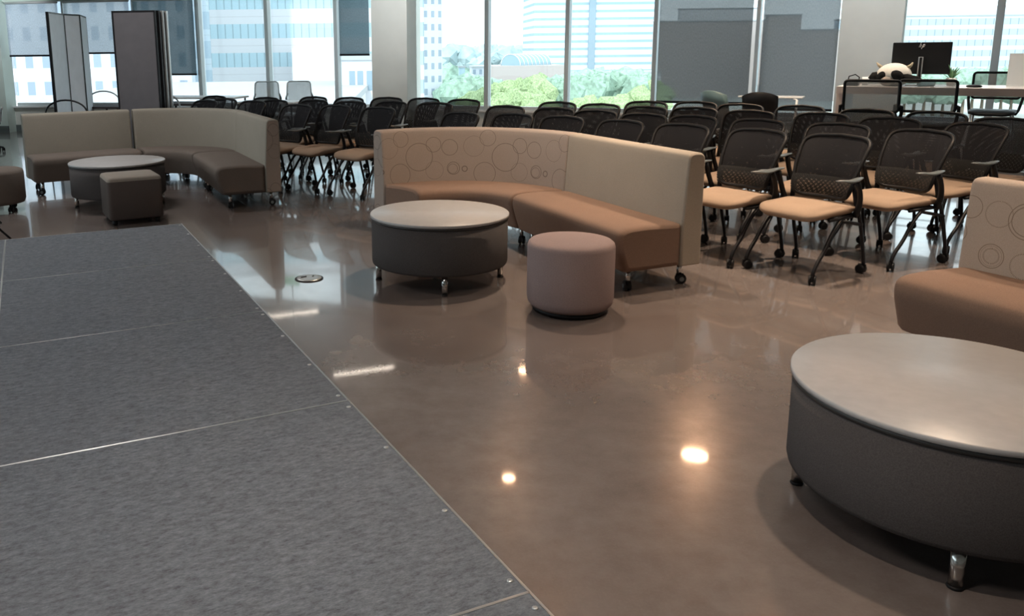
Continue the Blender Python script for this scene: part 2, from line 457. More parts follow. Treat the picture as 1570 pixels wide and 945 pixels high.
# roller shades
def roller(u0, u1, ztop, zbot, mat, label, ztube=None):
    a, b_ = fpt(u0), fpt(u1); ang = math.atan2(b_.y - a.y, b_.x - a.x); nrm = Vector((-math.sin(ang), math.cos(ang)))
    mid = (a + b_) / 2 - nrm * .05; L = (b_ - a).length
    t = thing('roller_shade', label, 'window shade', (mid.x, mid.y, zbot), ang, 'roller shades on the window wall')
    MB().add([(-L / 2, 0, .0), (L / 2, 0, .0), (L / 2, 0, ztop - zbot), (-L / 2, 0, ztop - zbot)], [(0, 1, 2, 3)], 0, False).build('shade_cloth', mat, t, solid=.0)
    MB().box((0, 0, .0), (L, .018, .035)).build('hem_bar', 'black_metal', t)
    MB().lathe([(.03, -L / 2), (.03, L / 2)], (0, 0, ztop - zbot - .01), 12, axis='x').build('shade_tube', 'alu_white', t)
    return t
def zat(u, v):
    p = fpt(u, v); d = rdir(u, v); return CH + d.z * (p.y / d.y)
roller(21, 99.5, 2.50, zat(50, 85.5), 'shade_light', 'pale translucent roller shade half drawn over the leftmost window')
roller(108.5, 207, 2.50, zat(150, 81.5), 'shade_light', 'pale roller shade between the light and the dark folding screens')
roller(213, 304, 2.50, zat(280, 114), 'shade_teal', 'teal grey roller shade just right of the dark folding screen')
roller(524, 569, HEAD - .03, zat(545, 84), 'shade_teal', 'narrow teal shade beside the left side of the middle pillar')
roller(1008.5, 1149, HEAD - .03, zat(1080, 157), 'shade_grey', 'dark grey shade drawn nearly to the sill, left one of the pair')
roller(1165, 1280, HEAD - .03, zat(1230, 168), 'shade_grey', 'dark grey shade drawn nearly to the sill, beside the right pillar')

# perforated heater covers below the right windows
def heater(u0, u1, label):
    a, b_ = fpt(u0), fpt(u1); ang = math.atan2(b_.y - a.y, b_.x - a.x); nrm = Vector((-math.sin(ang), math.cos(ang)))
    mid = (a + b_) / 2 - nrm * .13; L = (b_ - a).length - .03
    t = thing('heater_cover', label, 'radiator cover', (mid.x, mid.y, 0), ang, 'perforated heater covers under the windows')
    MB().box((0, 0, SILL - .035), (L, .2, .03)).build('cover_top', 'white_top', t)
    MB().box((0, -.10, .235), (L - .04, .006, .38)).build('perforated_panel', 'perforated_metal', t)
    mb = MB()
    for x in (-L / 2 + .01, L / 2 - .01): mb.box((x, 0, .225), (.02, .2, .45))
    mb.box((0, -.09, .03), (L, .02, .06)); mb.build('cover_frame', 'white_top', t)
heater(1004, 1154, 'perforated metal cover under the left dark shade')
heater(1159, 1280, 'perforated metal cover under the right dark shade')
heater(1379, 1521, 'perforated white cover below the window behind the desk')
heater(1523, 1700, 'perforated white cover at the right edge, below the window')

# ------------------------------------------------------------------ ceiling lamps
def can(x, y, power, label, blend=1.0, col=WARM, size=math.radians(100), lr=.07):
    t = thing('ceiling_downlight', label, 'ceiling lamp', (x, y, CEIL), 0, 'round downlights in the ceiling')
    MB().lathe([(lr + .005, -.002), (lr + .04, -.002), (lr + .04, -.012), (lr + .035, -.016), (lr + .005, -.012)], (0, 0, 0), 24).build('trim_ring', 'white_plastic', t)
    MB().lathe([(.001, -.001), (lr, -.001)], (0, 0, -.014), 20).build('lamp_lens', 'lens_glow', t)
    l = bpy.data.lights.new('downlight_lamp', 'SPOT'); l.energy = power; l.color = col; l.spot_size = size; l.spot_blend = blend; l.shadow_soft_size = .06
    o = bpy.data.objects.new('downlight_lamp', l); C.objects.link(o); o.parent = t; o.location = (0, 0, -.03)
for (x, y, p, c, lb) in [(3.49, 9.43, 420, WARM, 'round downlight over the chairs in front of the dark shades'), (1.16, 8.93, 200, WARM, 'round downlight over the middle chairs'),
                   (1.79, 12.23, 160, WARM, 'round downlight near the city window'), (2.9, 5.6, 420, WARM, 'round downlight over the nearest chair'),
                   (1.0, 6.0, 330, WARM, 'round downlight over the curved sofa'), (4.2, 4.3, 330, WARM, 'round downlight over the patterned sofa at right'),
                   (2.0, 3.0, 170, WARM, 'round downlight over the right round table'), (5.4, 8.6, 200, NEUT, 'round downlight over the counter'),
                   (.2, 1.6, 150, NEUT, 'round downlight over the stage edge')]:
    can(x, y, p, lb, col=c, lr=.15 if x == 3.49 else .07)
def linear(x, y, rz, power, label):
    t = thing('linear_lamp', label, 'ceiling lamp', (x, y, CEIL - .02), rz, 'linear lamps under the ceiling')
    MB().box((0, 0, 0), (1.02, .10, .04)).build('lamp_housing', 'white_plastic', t, bevel=.004)
    l = bpy.data.lights.new('lamp_tube', 'AREA'); l.shape = 'RECTANGLE'; l.size = .98; l.size_y = .045; l.energy = power; l.color = NEUT if power < 5 else (1, .96, .92)
    o = bpy.data.objects.new('lamp_tube', l); C.objects.link(o); o.parent = t; o.location = (0, 0, -.03)
la = math.radians(19)
for (x, y, p, lb) in [(-2.15, 15.1, 3, 'linear lamp nearest the window wall'), (-.66, 12.2, 3.2, 'linear lamp over the rear chair rows'),
                      (-3.5, 8.6, 52, 'linear lamp over the grey sofa group'), (-3.6, 4.2, 34, 'linear lamp over the stage'),
                      (-1.4, 1.0, 28, 'linear lamp above the front of the stage')]:
    linear(x, y, la, p, lb)
def fill_spot(x, y, tx, ty, tz, power, label, col=(.95, .97, 1)):  # unseen spots added to brighten the pillars and the left end wall
    t = thing('added_fill_spot', label, 'ceiling lamp', (x, y, CEIL - .06), 0, 'added fill spots at the window wall')
    dr = Vector((tx - x, ty - y, tz - CEIL + .06)).normalized(); q = dr.to_track_quat('-Z', 'Y')
    hb = MB().lathe([(.03, .10), (.045, .09), (.05, 0), (.045, .0)], (0, 0, 0), 20).build('fill_lamp_head', 'white_plastic', t); hb.rotation_euler = q.to_euler()
    MB().tube([(0, 0, .06), (0, 0, .0)], .012).build('stem', 'white_plastic', t)
    l = bpy.data.lights.new('fill_lamp', 'SPOT'); l.energy = power; l.color = col; l.spot_size = math.radians(62); l.spot_blend = 1; l.shadow_soft_size = .04
    o = bpy.data.objects.new('fill_lamp', l); C.objects.link(o); o.parent = t; o.rotation_euler = q.to_euler(); o.location = dr * .03
for (u, kk, pw, lb) in ((597, .84, 170, 'added fill spot aimed at the middle pillar'), (1330, .80, 150, 'added fill spot aimed at the right pillar'), (2, .86, 150, 'added fill spot aimed at the left end wall')):
    p = fpt(u); fill_spot(p.x * kk, p.y * kk, p.x, p.y, 1.7, pw, lb)
# exit sign hanging by the left windows
p = fpt(436); k_ = .93
t = thing('exit_sign', 'green lit sign hanging at the top edge before the left windows', 'sign', (p.x * k_, p.y * k_, 2.43), math.radians(-8))
MB().box((0, 0, .09), (.27, .03, .16)).build('sign_face', 'exit_green', t, bevel=.004)
MB().box((0, 0, .0), (.29, .035, .014)).build('sign_edge', 'white_plastic', t)
MB().tube([(0, 0, .17), (0, 0, CEIL - 2.43)], .008).build('sign_rod', 'white_plastic', t)

# ------------------------------------------------------------------ stage decks
ZS = .25
sA, sB, sC, sD = (ray(278, 343, ZS), ray(812, 908, ZS), ray(8, 366, ZS), ray(519, 617, ZS))
su = (sB - sA); su.z = 0; su.normalize()
sw = Vector((su.y, -su.x, 0))     # to the left of the edge (-x)
if sw.x > 0: sw = -sw
srz = math.atan2(su.y, su.x)
DL = (sD - sA).dot(su) / 3; DL2 = (sB - sD).dot(su); DW = (sC - sA).dot(sw)
starts = [0, DL, 2 * DL, 3 * DL, 3 * DL + DL2, 3 * DL + DL2 + 1.19]
rown = ['far', 'second', 'third', 'fourth', 'nearest']
for j in range(2):
    for i in range(5):
        if j == 1 and i > 2: continue
        a0, a1 = starts[i], starts[i + 1]; L = a1 - a0
        c = sA + su * ((a0 + a1) / 2) + sw * (DW * (j + .5)); 
        lb = ('grey carpeted stage deck, %s one along the aisle edge' % {'far': 'farthest', 'second': 'second farthest', 'third': 'middle', 'fourth': 'fourth from the far end, the one', 'nearest': 'nearest'}[rown[i]]) if j == 0 else 'grey carpeted stage deck at the left picture edge, %s' % ('farthest of its row' if i == 0 else 'second of its row' if i == 1 else 'third of its row')
        if i == 3 and j == 0: lb = 'large grey carpeted stage deck between the two light metal seams'
        t = thing('stage_deck', lb, 'stage platform', (c.x, c.y, 0), srz, 'carpeted stage decks')
        gap = .0025 if i < 3 else .004
        MB().box((0, 0, ZS - .006), (L - gap * 2, DW - gap * 2, .012)).build('carpet_top', 'stage_carpet', t)
        tr_ = MB(); e = .006
        # metal edge angle: full on the aisle side, thin on the others
        lo = [(-L / 2, 1), (L / 2, 1)]
        th = {0: .0018, 1: .0018, 2: .0018, 3: .004, 4: .004}[i]
        ysign = -1 if (Vector((math.cos(srz + PI / 2), math.sin(srz + PI / 2), 0)).dot(sw) > 0) else 1
        def bar(cx_, cy_, lx, ly): tr_.box((cx_, cy_, ZS - .012), (lx, ly, .026))
        bar(0, ysign * (DW / 2), L, .007 if j == 0 else .006)
        bar(0, -ysign * (DW / 2 - .003), L, .006)
        bar(-L / 2 + .002, 0, .004 if i in (0, 3, 4) else .0016, DW); bar(L / 2 - .002, 0, .004 if i in (3, 2, 4) else .0016, DW)
        tr_.build('edge_trim', 'silver', t)
        MB().box((0, 0, ZS - .07), (L - .03, DW - .03, .11)).build('deck_frame', 'black_metal', t)
        for sx_ in (-1, 1):
            for sy_ in (-1, 1):
                MB().tube([(sx_ * (L / 2 - .1), sy_ * (DW / 2 - .1), 0), (sx_ * (L / 2 - .1), sy_ * (DW / 2 - .1), ZS - .12)], .022).build('leg', 'black_metal', t)
        if j == 0:
            for px_ in (-L / 2 + .055, -L / 2 + .4, L / 2 - .4, L / 2 - .055):
                MB().lathe([(.008, -.001), (.008, .0015), (.004, .003)], (px_, ysign * (DW / 2 - .02), ZS), 10).build('screw', 'silver', t)

# floor box (round outlet lid)
p = ray(474, 427.5)
t = thing('floor_outlet', 'round metal outlet lid set in the floor beside the stage', 'floor outlet', (p.x, p.y, 0))
MB().lathe([(.095, 0), (.095, .004), (.088, .006), (.086, .006)], (0, 0, 0), 40).build('cover_ring', 'black_metal', t)
MB().lathe([(.084, 0), (.084, .007), (.06, .0075)], (0, 0, 0), 40).build('lid', 'silver', t)
mb = MB()
for a_ in (.6, 2.6): mb.tube([(.025 * math.cos(a_), .045 * math.sin(a_), .008), (.055 * math.cos(a_ + .5), .045 * math.sin(a_ + .5), .008)], .005, 6)
mb.build('latch', 'black_metal', t)

# ------------------------------------------------------------------ sofas
def rounded(pts, n=3, r=.02):
    "round the corners of a closed polygon of (d,z[,r])"
    out = []; k = len(pts)
    for i in range(k):
        p = Vector(pts[i][:2]); a = Vector(pts[i - 1][:2]); b_ = Vector(pts[(i + 1) % k][:2])
        rr = pts[i][2] if len(pts[i]) > 2 else r
        if rr <= 0: out.append(tuple(p)); continue
        pa = p + (a - p).normalized() * min(rr, (a - p).length * .48); pb = p + (b_ - p).normalized() * min(rr, (b_ - p).length * .48)
        for j in range(n + 1):
            t_ = j / n; q = pa * (1 - t_) ** 2 + p * 2 * t_ * (1 - t_) + pb * t_ ** 2; out.append(tuple(q))
    return out
SH = .858
BACK = rounded([(0, .14, .01), (-.005, .42, .0), (.022, .80, .0), (.028, SH, .05), (.155, SH, .05), (.158, .14, .01)], 5)
SEATP = rounded([(.0, .14, .01), (.0, .415, .01), (-.25, .43, .06), (-.475, .425, .09), (-.49, .345, .06), (-.425, .145, .02)], 6)
def caster_mb(sc_=1.0, r=.032, wid=.018):
    "twin wheel caster, wheel axis x, bottom at z=0"
    mb = MB()
    for sx_ in (-1, 1):
        x0 = sx_ * .014 * sc_; 
        mb.lathe([(r * .55, x0 - wid / 2), (r * .97, x0 - wid / 2 + .002), (r, x0), (r * .97, x0 + wid / 2 - .002), (r * .55, x0 + wid / 2)], (0, .012, r), 18, 0, 'x')
    mb.box((0, .006, r + .012), (.012, .05, .04), 0, 0)
    return mb
def sofa_leg(parent, x, y, rz, zt=.145, spin=0.):
    r = .033
    l = MB().lathe([(.016, .055), (.016, zt)], (x, y, 0), 14).build('leg', 'chrome', parent)
    cst = caster_mb(1.0, r).build('caster', 'black_plastic', l); cst.location = (x, y, 0); cst.rotation_euler = (0, 0, rz + spin)
    for sx_ in (-1, 1):
        hub = MB().lathe([(.015, -.001), (.015, .003)], (sx_ * .024 - .001, .012, r), 14, 0, 'x').build('hub_cap', 'arm_pad', l)
        hub.location = (x, y, 0); hub.rotation_euler = (0, 0, rz + spin)
    return l
def sofa_straight(name, origin, axis, out, L, bmat, smat, label, group, capmat=None, u0=0.):
    "origin: seam point of seat and back at one end; axis: along; out: towards the back"
    t = thing(name, label, 'sofa', (origin[0], origin[1], 0), 0, group)
    ax = Vector(axis); o = Vector(out)
    def st(k, sca): p = ax * k; return (p, o, sca, u0 + k)
    sts = [st(.0, 1 - .012), st(.006, 1 - .004), st(.02, 1)] + [st(L * f, 1) for f in (.25, .5, .75)] + [st(L - .02, 1), st(L - .006, 1 - .004), st(L, 1 - .012)]
    mb = MB().sweep(BACK, sts, 0, 1 if capmat else None)
    mb.build('backrest', [bmat] + ([capmat] if capmat else []), t)
    sts = [st(.004, 1 - .03), st(.012, 1 - .012), st(.035, 1 - .002), st(.06, 1)] + [st(L * f, 1) for f in (.25, .5, .75)] + [st(L - .06, 1), st(L - .035, 1 - .002), st(L - .012, 1 - .012), st(L - .004, 1 - .03)]
    MB().sweep(SEATP, sts).build('seat', smat, t)
    rz = math.atan2(o.y, o.x) - PI / 2
    for k, sp in ((.10, 0), (L - .10, .5)):
        for dd, s2 in ((-.34, .7), (.07, -.9)):
            p = ax * k + o * dd
            sofa_leg(t, p.x, p.y, rz, .145, sp + s2)
    return t
def sofa_curve(name, cen, a0, a1, bmat, smat, label, group, R=.9):
    t = thing(name, label, 'sofa', (cen[0], cen[1], 0), 0, group)
    def st(a, sca, rad=R):
        d = Vector((math.cos(a), math.sin(a))); return (d * rad, d, sca, (a1 - a) * R)
    n = 22; e = .02 / R
    mid = [st(a0 + e + (a1 - a0 - 2 * e) * i / n, 1) for i in range(n + 1)]
    MB().sweep(BACK, [st(a0, 1 - .012), st(a0 + e * .3, 1 - .004)] + mid + [st(a1 - e * .3, 1 - .004), st(a1, 1 - .012)]).build('backrest', bmat, t)
    MB().sweep(SEATP, [st(a0, 1 - .03), st(a0 + e * .5, 1 - .01)] + mid + [st(a1 - e * .5, 1 - .01), st(a1, 1 - .03)]).build('seat', smat, t)
    for k in (.07, 1 - .07):
        a = a0 + (a1 - a0) * k; d = Vector((math.cos(a), math.sin(a)))
        for dd in (-.33, .08):
            p = d * (R + dd); sofa_leg(t, p.x, p.y, a - PI / 2, .145, .6 if dd < 0 else -.4)
    return t
G = math.radians(27.6)
n_ = Vector((math.cos(G), math.sin(G))); e_ = Vector((math.sin(G), -math.cos(G)))    # n_: towards the backs; e_: along, towards the camera
def unit(deg): return Vector((math.cos(math.radians(deg)), math.sin(math.radians(deg))))
# centre group
CC = Vector((.374, 6.044)); RC = .955
seam = CC + unit(25) * RC
sofa_curve('curved_sofa', CC, math.radians(25.2), math.radians(125.2), 'ring_fabric', 'seat_rust', 'curved sofa with ring pattern back and rust seat behind the middle round table', 'middle sofa group', RC)
sofa_straight('straight_sofa', seam + unit(-70) * .004, unit(-70), unit(24), 1.43, 'back_beige', 'seat_rust', 'straight sofa with plain beige back joined right of the ring pattern curve', 'middle sofa group', 'back_beige')
# left group
seamL = Vector((-1.896, 9.342)); CL = seamL - unit(20) * .9
sofa_straight('straight_sofa', seamL + unit(-66.8) * .004, unit(-66.8), unit(24), 1.355, 'back_grey', 'seat_rust_dim', 'grey sofa end piece facing left, its end panel ring patterned', 'left sofa group', 'ring_fabric')
sofa_curve('curved_sofa', CL, math.radians(20.2), math.radians(118.2), 'back_grey', 'seat_rust_dim', 'plain grey brown curved sofa behind the left round table', 'left sofa group')
endL = CL + unit(118.2) * .9
sofa_straight('straight_sofa', endL + unit(211) * .035, unit(211), unit(121), 1.16, 'back_grey', 'seat_rust_dim', 'grey brown straight sofa left of the small gap, by the left picture edge', 'left sofa group')
# right sofa, cut by the frame
sofa_straight('straight_sofa', (2.755, 4.045), unit(-66), unit(24), 1.42, 'ring_fabric_large', 'seat_rust', 'rust sofa with dotted ring pattern back at the right picture edge', None, 'ring_fabric_large', .0)

# ------------------------------------------------------------------ round tables
def round_table(x, y, r, label, leg0=0.):
    t = thing('round_table', label, 'coffee table', (x, y, 0), leg0, 'low drum tables')
    MB().lathe([(r - .006, .432), (r, .434), (r, .448), (r - .004, .452), (.0001, .452)], (0, 0, 0), 96).build('tabletop', 'table_top', t)
    MB().lathe([(r - .005, .418), (r - .003, .432)], (0, 0, 0), 96).build('top_edge', 'table_edge', t)
    MB().lathe([(r - .03, .122), (r - .012, .127), (r - .008, .142), (r - .008, .425)], (0, 0, 0), 96).build('drum', 'drum_fabric', t)
    for k in range(4):
        a = k * PI / 2
        lx, ly = (r - .05) * math.cos(a), (r - .05) * math.sin(a)
        l = MB().lathe([(.019, .006), (.019, .13)], (lx, ly, 0), 20).build('leg', 'chrome', t)
        MB().lathe([(.02, 0), (.022, .004), (.02, .01)], (lx, ly, 0), 16).build('foot', 'black_plastic', l)
round_table(.223, 5.413, .457, 'round grey topped drum table before the ring pattern curved sofa', math.radians(2))
round_table(1.733, 2.48, .479, 'large round drum table nearest the camera, cut by the right edge', math.radians(-28))
round_table(-2.874, 8.307, .461, 'round dark drum table in front of the left grey sofas', math.radians(14))

# ------------------------------------------------------------------ ottomans
t = thing('round_ottoman', 'mauve grey round ottoman between middle drum table and sofa', 'ottoman', (.953, 4.70, 0))
MB().lathe([(.18, .03), (.225, .035), (.243, .055), (.25, .09), (.25, .385), (.244, .405), (.23, .417), (.19, .423), (.1, .427), (.0001, .428)], (0, 0, 0), 64).build('upholstery', 'ottoman_mauve', t)
MB().lathe([(.215, .008), (.215, .032)], (0, 0, 0), 40).build('base', 'black_plastic', t)
for k in range(4):
    a = PI / 4 + k * PI / 2; MB().lathe([(.018, 0), (.02, .01)], (.17 * math.cos(a), .17 * math.sin(a), 0), 12).build('foot', 'black_plastic', t)

def cube(x, y, rz, s, h, label):
    t = thing('cube_ottoman', label, 'ottoman', (x, y, 0), rz)
    z0 = .05
    def lay(pts, z, ins): return [(px * (1 - ins / (s / 2)), py * (1 - ins / (s / 2)), z) for px, py in pts]
    base = rrect(s, s, .035, 5); k = len(base)
    L_ = [lay(base, z0, .012), lay(base, z0 + .012, 0), lay(base, h - .035, 0)]
    mb = MB(); vs = [q for l in L_ for q in l]
    fs = [(i * k + j, i * k + (j + 1) % k, (i + 1) * k + (j + 1) % k, (i + 1) * k + j) for i in range(2) for j in range(k)]
    fs.append(tuple(reversed(range(k))))
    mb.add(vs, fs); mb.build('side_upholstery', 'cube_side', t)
    L_ = [lay(base, h - .035, 0), lay(base, h - .018, .004), lay(base, h - .005, .014), lay(base, h, .035), lay(base, h + .004, .12)]
    mb = MB(); vs = [q for l in L_ for q in l]
    fs = [(i * k + j, i * k + (j + 1) % k, (i + 1) * k + (j + 1) % k, (i + 1) * k + j) for i in range(4) for j in range(k)]
    fs.append(tuple(4 * k + j for j in range(k)))
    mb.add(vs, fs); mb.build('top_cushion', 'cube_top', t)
    for sx_ in (-1, 1):
        for sy_ in (-1, 1):
            MB().lathe([(.022, 0), (.024, .05)], (sx_ * (s / 2 - .05), sy_ * (s / 2 - .05), 0), 12).build('foot', 'black_plastic', t)
cube(-2.50, 7.53, G, .47, .43, 'square cube ottoman with lighter top before the left drum table')
t = thing('round_ottoman', 'brown ottoman on casters cut by the left picture edge', 'ottoman', (-4.0, 8.06, 0))
MB().lathe([(.2, .075), (.255, .085), (.27, .12), (.27, .375), (.262, .40), (.24, .412), (.1, .42), (.0001, .42)], (0, 0, 0), 48).build('upholstery', 'seat_rust_dim', t)
for k in range(4):
    a = -.5 + k * PI / 2; x, y = .2 * math.cos(a), .2 * math.sin(a)
    c_ = caster_mb(1, .025, .014).build('caster', 'black_plastic', t); c_.location = (x, y, 0); c_.rotation_euler = (0, 0, a + .5)
    MB().lathe([(.008, .04), (.008, .08)], (x, y, 0), 8).build('caster_stem', 'black_metal', t)

# thin stand leg at the left edge
a_ = ray(20, 371); b_ = a_ + Vector((-.62, .18, .50))
t = thing('tripod_stand', 'thin black stand leg slanting behind the stage at the left edge', 'stand', (a_.x, a_.y, 0))
MB().tube([(0, 0, .008), tuple(b_ - a_)], .009).build('leg', 'black_metal', t)
for dx, dy in ((-1.24, .36), (-.45, .75)):
    MB().tube([(dx, dy, .008), tuple(b_ - a_)], .009).build('leg', 'black_metal', t)
hb = b_ - a_
MB().tube([tuple(hb), (hb.x, hb.y, 1.1)], .014).build('pole', 'black_metal', t)

# ------------------------------------------------------------------ nesting chairs
def bez(p0, p1, p2, n=6):
    p0, p1, p2 = Vector(p0), Vector(p1), Vector(p2)
    return [p0 * (1 - t_) ** 2 + p1 * 2 * t_ * (1 - t_) + p2 * t_ ** 2 for t_ in [i / n for i in range(n + 1)]]
def seat_cushion(w, d, z, th, yc=0., droop=.03):
    mb = MB(); base = rrect(w, d, .11, 6); k = len(base); vs = []
    for ins, dz in ((.02, -th), (0, -th * .55), (.004, -th * .2), (.03, 0), (.09, .006), (.17, .002)):
        for (x, y) in base:
            f = 1 - ins / (w / 2); X, Y = x * f, y * f
            zz = z + dz - droop * max(0, (-Y - d * .18) / (d * .32)) ** 2 + .014 * (X / (w / 2)) ** 2 * (1 if Y > -d * .2 else .4)
            vs.append((X, Y + yc, zz))
    fs = [(i * k + j, i * k + (j + 1) % k, (i + 1) * k + (j + 1) % k, (i + 1) * k + j) for i in range(5) for j in range(k)]
    fs.append(tuple(reversed(range(k)))); fs.append(tuple(5 * k + j for j in range(k)))
    return mb.add(vs, fs)
BT, BB = .905, .50
def back_pt(s_, t_):
    "s -1..1 across, t 0..1 up, on the curved backrest"
    z = BB + (BT - BB) * t_
    hw = .195 + .05 * t_ ** .7
    y = .155 + .13 * t_ + .02 * t_ * t_ - .055 * (1 - .35 * t_) * s_ * s_ + .02 * math.sin(t_ * PI) * -1
    return Vector((hw * s_, y, z + (.0 if t_ < .9 else 0) - .022 * s_ * s_ * (t_ ** 4)))
def make_chair():
    t = thing('nesting_chair', '', 'chair')
    seat_cushion(.49, .47, .465, .055, -.015).build('seat', 'chair_tan', t)
    mb = MB(); mb.box((0, -.0, .402), (.34, .34, .016)); 
    mb.tube([(-.235, .17, .405), (-.235, -.12, .40)], .012); mb.tube([(.235, .17, .405), (.235, -.12, .40)], .012)
    mb.tube([(-.24, .0, .385), (-.25, .212, .34)], .011); mb.tube([(.24, .0, .385), (.25, .212, .34)], .011)
    mb.tube([(-.235, .12, .405), (.235, .12, .405)], .012); mb.tube([(-.235, -.06, .40), (.235, -.06, .40)], .012)
    mb.build('seat_frame', 'black_metal', t)
    # backrest: frame loop, mesh, lumbar band
    n = 14; loop = []
    def sup(a):   # superellipse around the back
        c_, s_ = math.cos(a), math.sin(a); e = .28
        return (abs(c_) ** e * (1 if c_ > 0 else -1), .5 + .5 * abs(s_) ** e * (1 if s_ > 0 else -1))
    for i in range(44):
        s_, t_ = sup(2 * PI * i / 44); loop.append(back_pt(s_, t_))
    MB().tube(loop, .014, 7, closed=True).build('back_frame', 'black_plastic', t)
    mb = MB(); vs = []; N, M_ = 12, 12
    for j in range(M_ + 1):
        for i in range(N + 1):
            s_, t_ = -1 + 2 * i / N, j / M_
            # pull the square grid inside the superellipse
            a = max(abs(s_), abs(2 * t_ - 1)); l = (abs(s_) ** 6.2 + abs(2 * t_ - 1) ** 6.2) ** (1 / 6.2)
            f = a / l if l > 0 else 1
            vs.append(back_pt(s_ * f, .5 + (t_ - .5) * f))
    fs = [(j * (N + 1) + i, j * (N + 1) + i + 1, (j + 1) * (N + 1) + i + 1, (j + 1) * (N + 1) + i) for j in range(M_) for i in range(N)]
    mb.add(vs, fs); mb.build('back_mesh', 'black_mesh', t)
    mb = MB(); vs = []
    for j in range(4):
        for i in range(N + 1):
            p = back_pt(-1 + 2 * i / N, .04 + .30 * j / 3); p.y -= .012 + .012 * math.sin(j / 3 * PI); vs.append(p)
    mb.add(vs, [(j * (N + 1) + i, j * (N + 1) + i + 1, (j + 1) * (N + 1) + i + 1, (j + 1) * (N + 1) + i) for j in range(3) for i in range(N)])
    mb.build('lumbar_band', 'lumbar_mesh', t)
    for sx_ in (-1, 1):
        # back upright joins seat frame
        MB().tube(bez((sx_ * .235, .16, .405), (sx_ * .245, .17, .42), (sx_ * .215, .145, .60), 6), .017).build('back_support', 'black_plastic', t)
        ar = MB().tube(bez((sx_ * .245, .13, .405), (sx_ * .30, .13, .50), (sx_ * .285, .06, .645), 7), [.017] * 3 + [.015] * 5, flat=1.3).build('arm_support', 'black_plastic', t)
        pts = [(sx_ * (.283 + .012 * math.sin(i / 6 * PI)), -.15 + .26 * i / 6, .658 + .006 * math.cos(i / 6 * PI * 2)) for i in range(7)]
        MB().tube(pts, [.012, .022, .027, .028, .027, .022, .012], 10, flat=.42).build('armrest', 'arm_pad', t)
        for sy_ in (-1, 1):
            if sy_ < 0: pts = bez((sx_ * .235, .02, .395), (sx_ * .245, -.06, .38), (sx_ * .25, -.16, .22), 5) + bez((sx_ * .25, -.15, .22), (sx_ * .25, -.262, .12), (sx_ * .25, -.268, .062), 5)[1:]
            else: pts = bez((sx_ * .243, .165, .44), (sx_ * .25, .205, .34), (sx_ * .25, .235, .22), 5) + bez((sx_ * .25, .235, .22), (sx_ * .25, .268, .12), (sx_ * .25, .275, .062), 5)[1:]
            l = MB().tube(pts, .0125, 8).build('leg', 'black_metal', t)
            c_ = caster_mb(1, .031, .016).build('caster', 'black_plastic', l)
            c_.location = (sx_ * .25, sy_ * .27, 0); c_.rotation_euler = (0, 0, .5 * sx_ + (0 if sy_ < 0 else 1.1))
    return t
rows = [
 ('front', [(2.93, 5.63), (2.58, 6.07), (2.19, 6.56), (1.82, 6.98), (1.42, 7.46), (1.03, 7.83), (.56, 8.07), (-.26, 8.96), (-.75, 9.37), (-1.21, 9.57), (-1.86, 10.4), (-2.5, 10.65)]),
 ('second', [(3.66, 5.89), (3.36, 6.46), (2.93, 6.91), (2.55, 7.37), (2.19, 7.65), (1.86, 8.13), (1.54, 8.55), (1.09, 8.94), (.36, 9.63), (-.14, 9.97), (-.64, 10.07), (-1.11, 10.43), (-1.61, 10.53), (-2.32, 10.95)]),
 ('third', [(4.35, 6.33), (4.03, 6.94), (3.74, 7.49), (3.24, 7.86), (2.90, 8.37), (2.48, 8.59), (2.12, 9.08), (1.74, 9.49), (.73, 10.2), (.26, 10.58), (-.21, 10.82), (-.70, 10.92), (-1.19, 11.18), (-1.82, 11.15), (-2.62, 11.7)]),
 ('fourth', [(4.86, 6.75), (4.76, 7.49), (4.33, 7.85), (4.0, 8.47), (3.52, 8.79), (3.21, 9.25), (2.72, 9.43)])]
ordw = ['rightmost', 'second from the right', 'third from the right', 'fourth from the right', 'fifth from the right', 'sixth from the right', 'seventh from the right', 'eighth from the right', 'ninth from the right',
        'tenth from the right', 'eleventh from the right', 'twelfth from the right', 'thirteenth from the right', 'fourteenth from the right', 'fifteenth from the right']
chair0 = make_chair(); first = True
for rn, pts in rows:
    for i, (x, y) in enumerate(pts):
        u_ = max(0, min(1, (y - 5.6) / 4.5))
        hd = math.radians(210 + 24 * u_ + random.uniform(-4, 4))
        if rn == 'front' and i == 0: hd = math.radians(210)
        if rn == 'second' and i == 0: hd = math.radians(203)
        if rn == 'third' and i == 0: hd = math.radians(200)
        c = chair0 if first else copy_tree(chair0); first = False
        c.location = (x + math.cos(hd) * .275, y + math.sin(hd) * .275, 0); c.rotation_euler = (0, 0, hd + PI / 2)
        c['group'] = 'black mesh chairs in curved rows'
        c['label'] = 'black mesh back chair with tan seat, %s in the %s row' % (ordw[i], rn) if i < len(pts) - 1 else 'black mesh back chair with tan seat at the left end of the %s row' % rn
        if rn == 'front' and i == 0: c['label'] = 'black mesh chair with tan seat on casters, the nearest whole chair'
        if rn == 'front' and i == 1: c['label'] = 'black mesh chair with tan seat just right of the middle straight sofa'

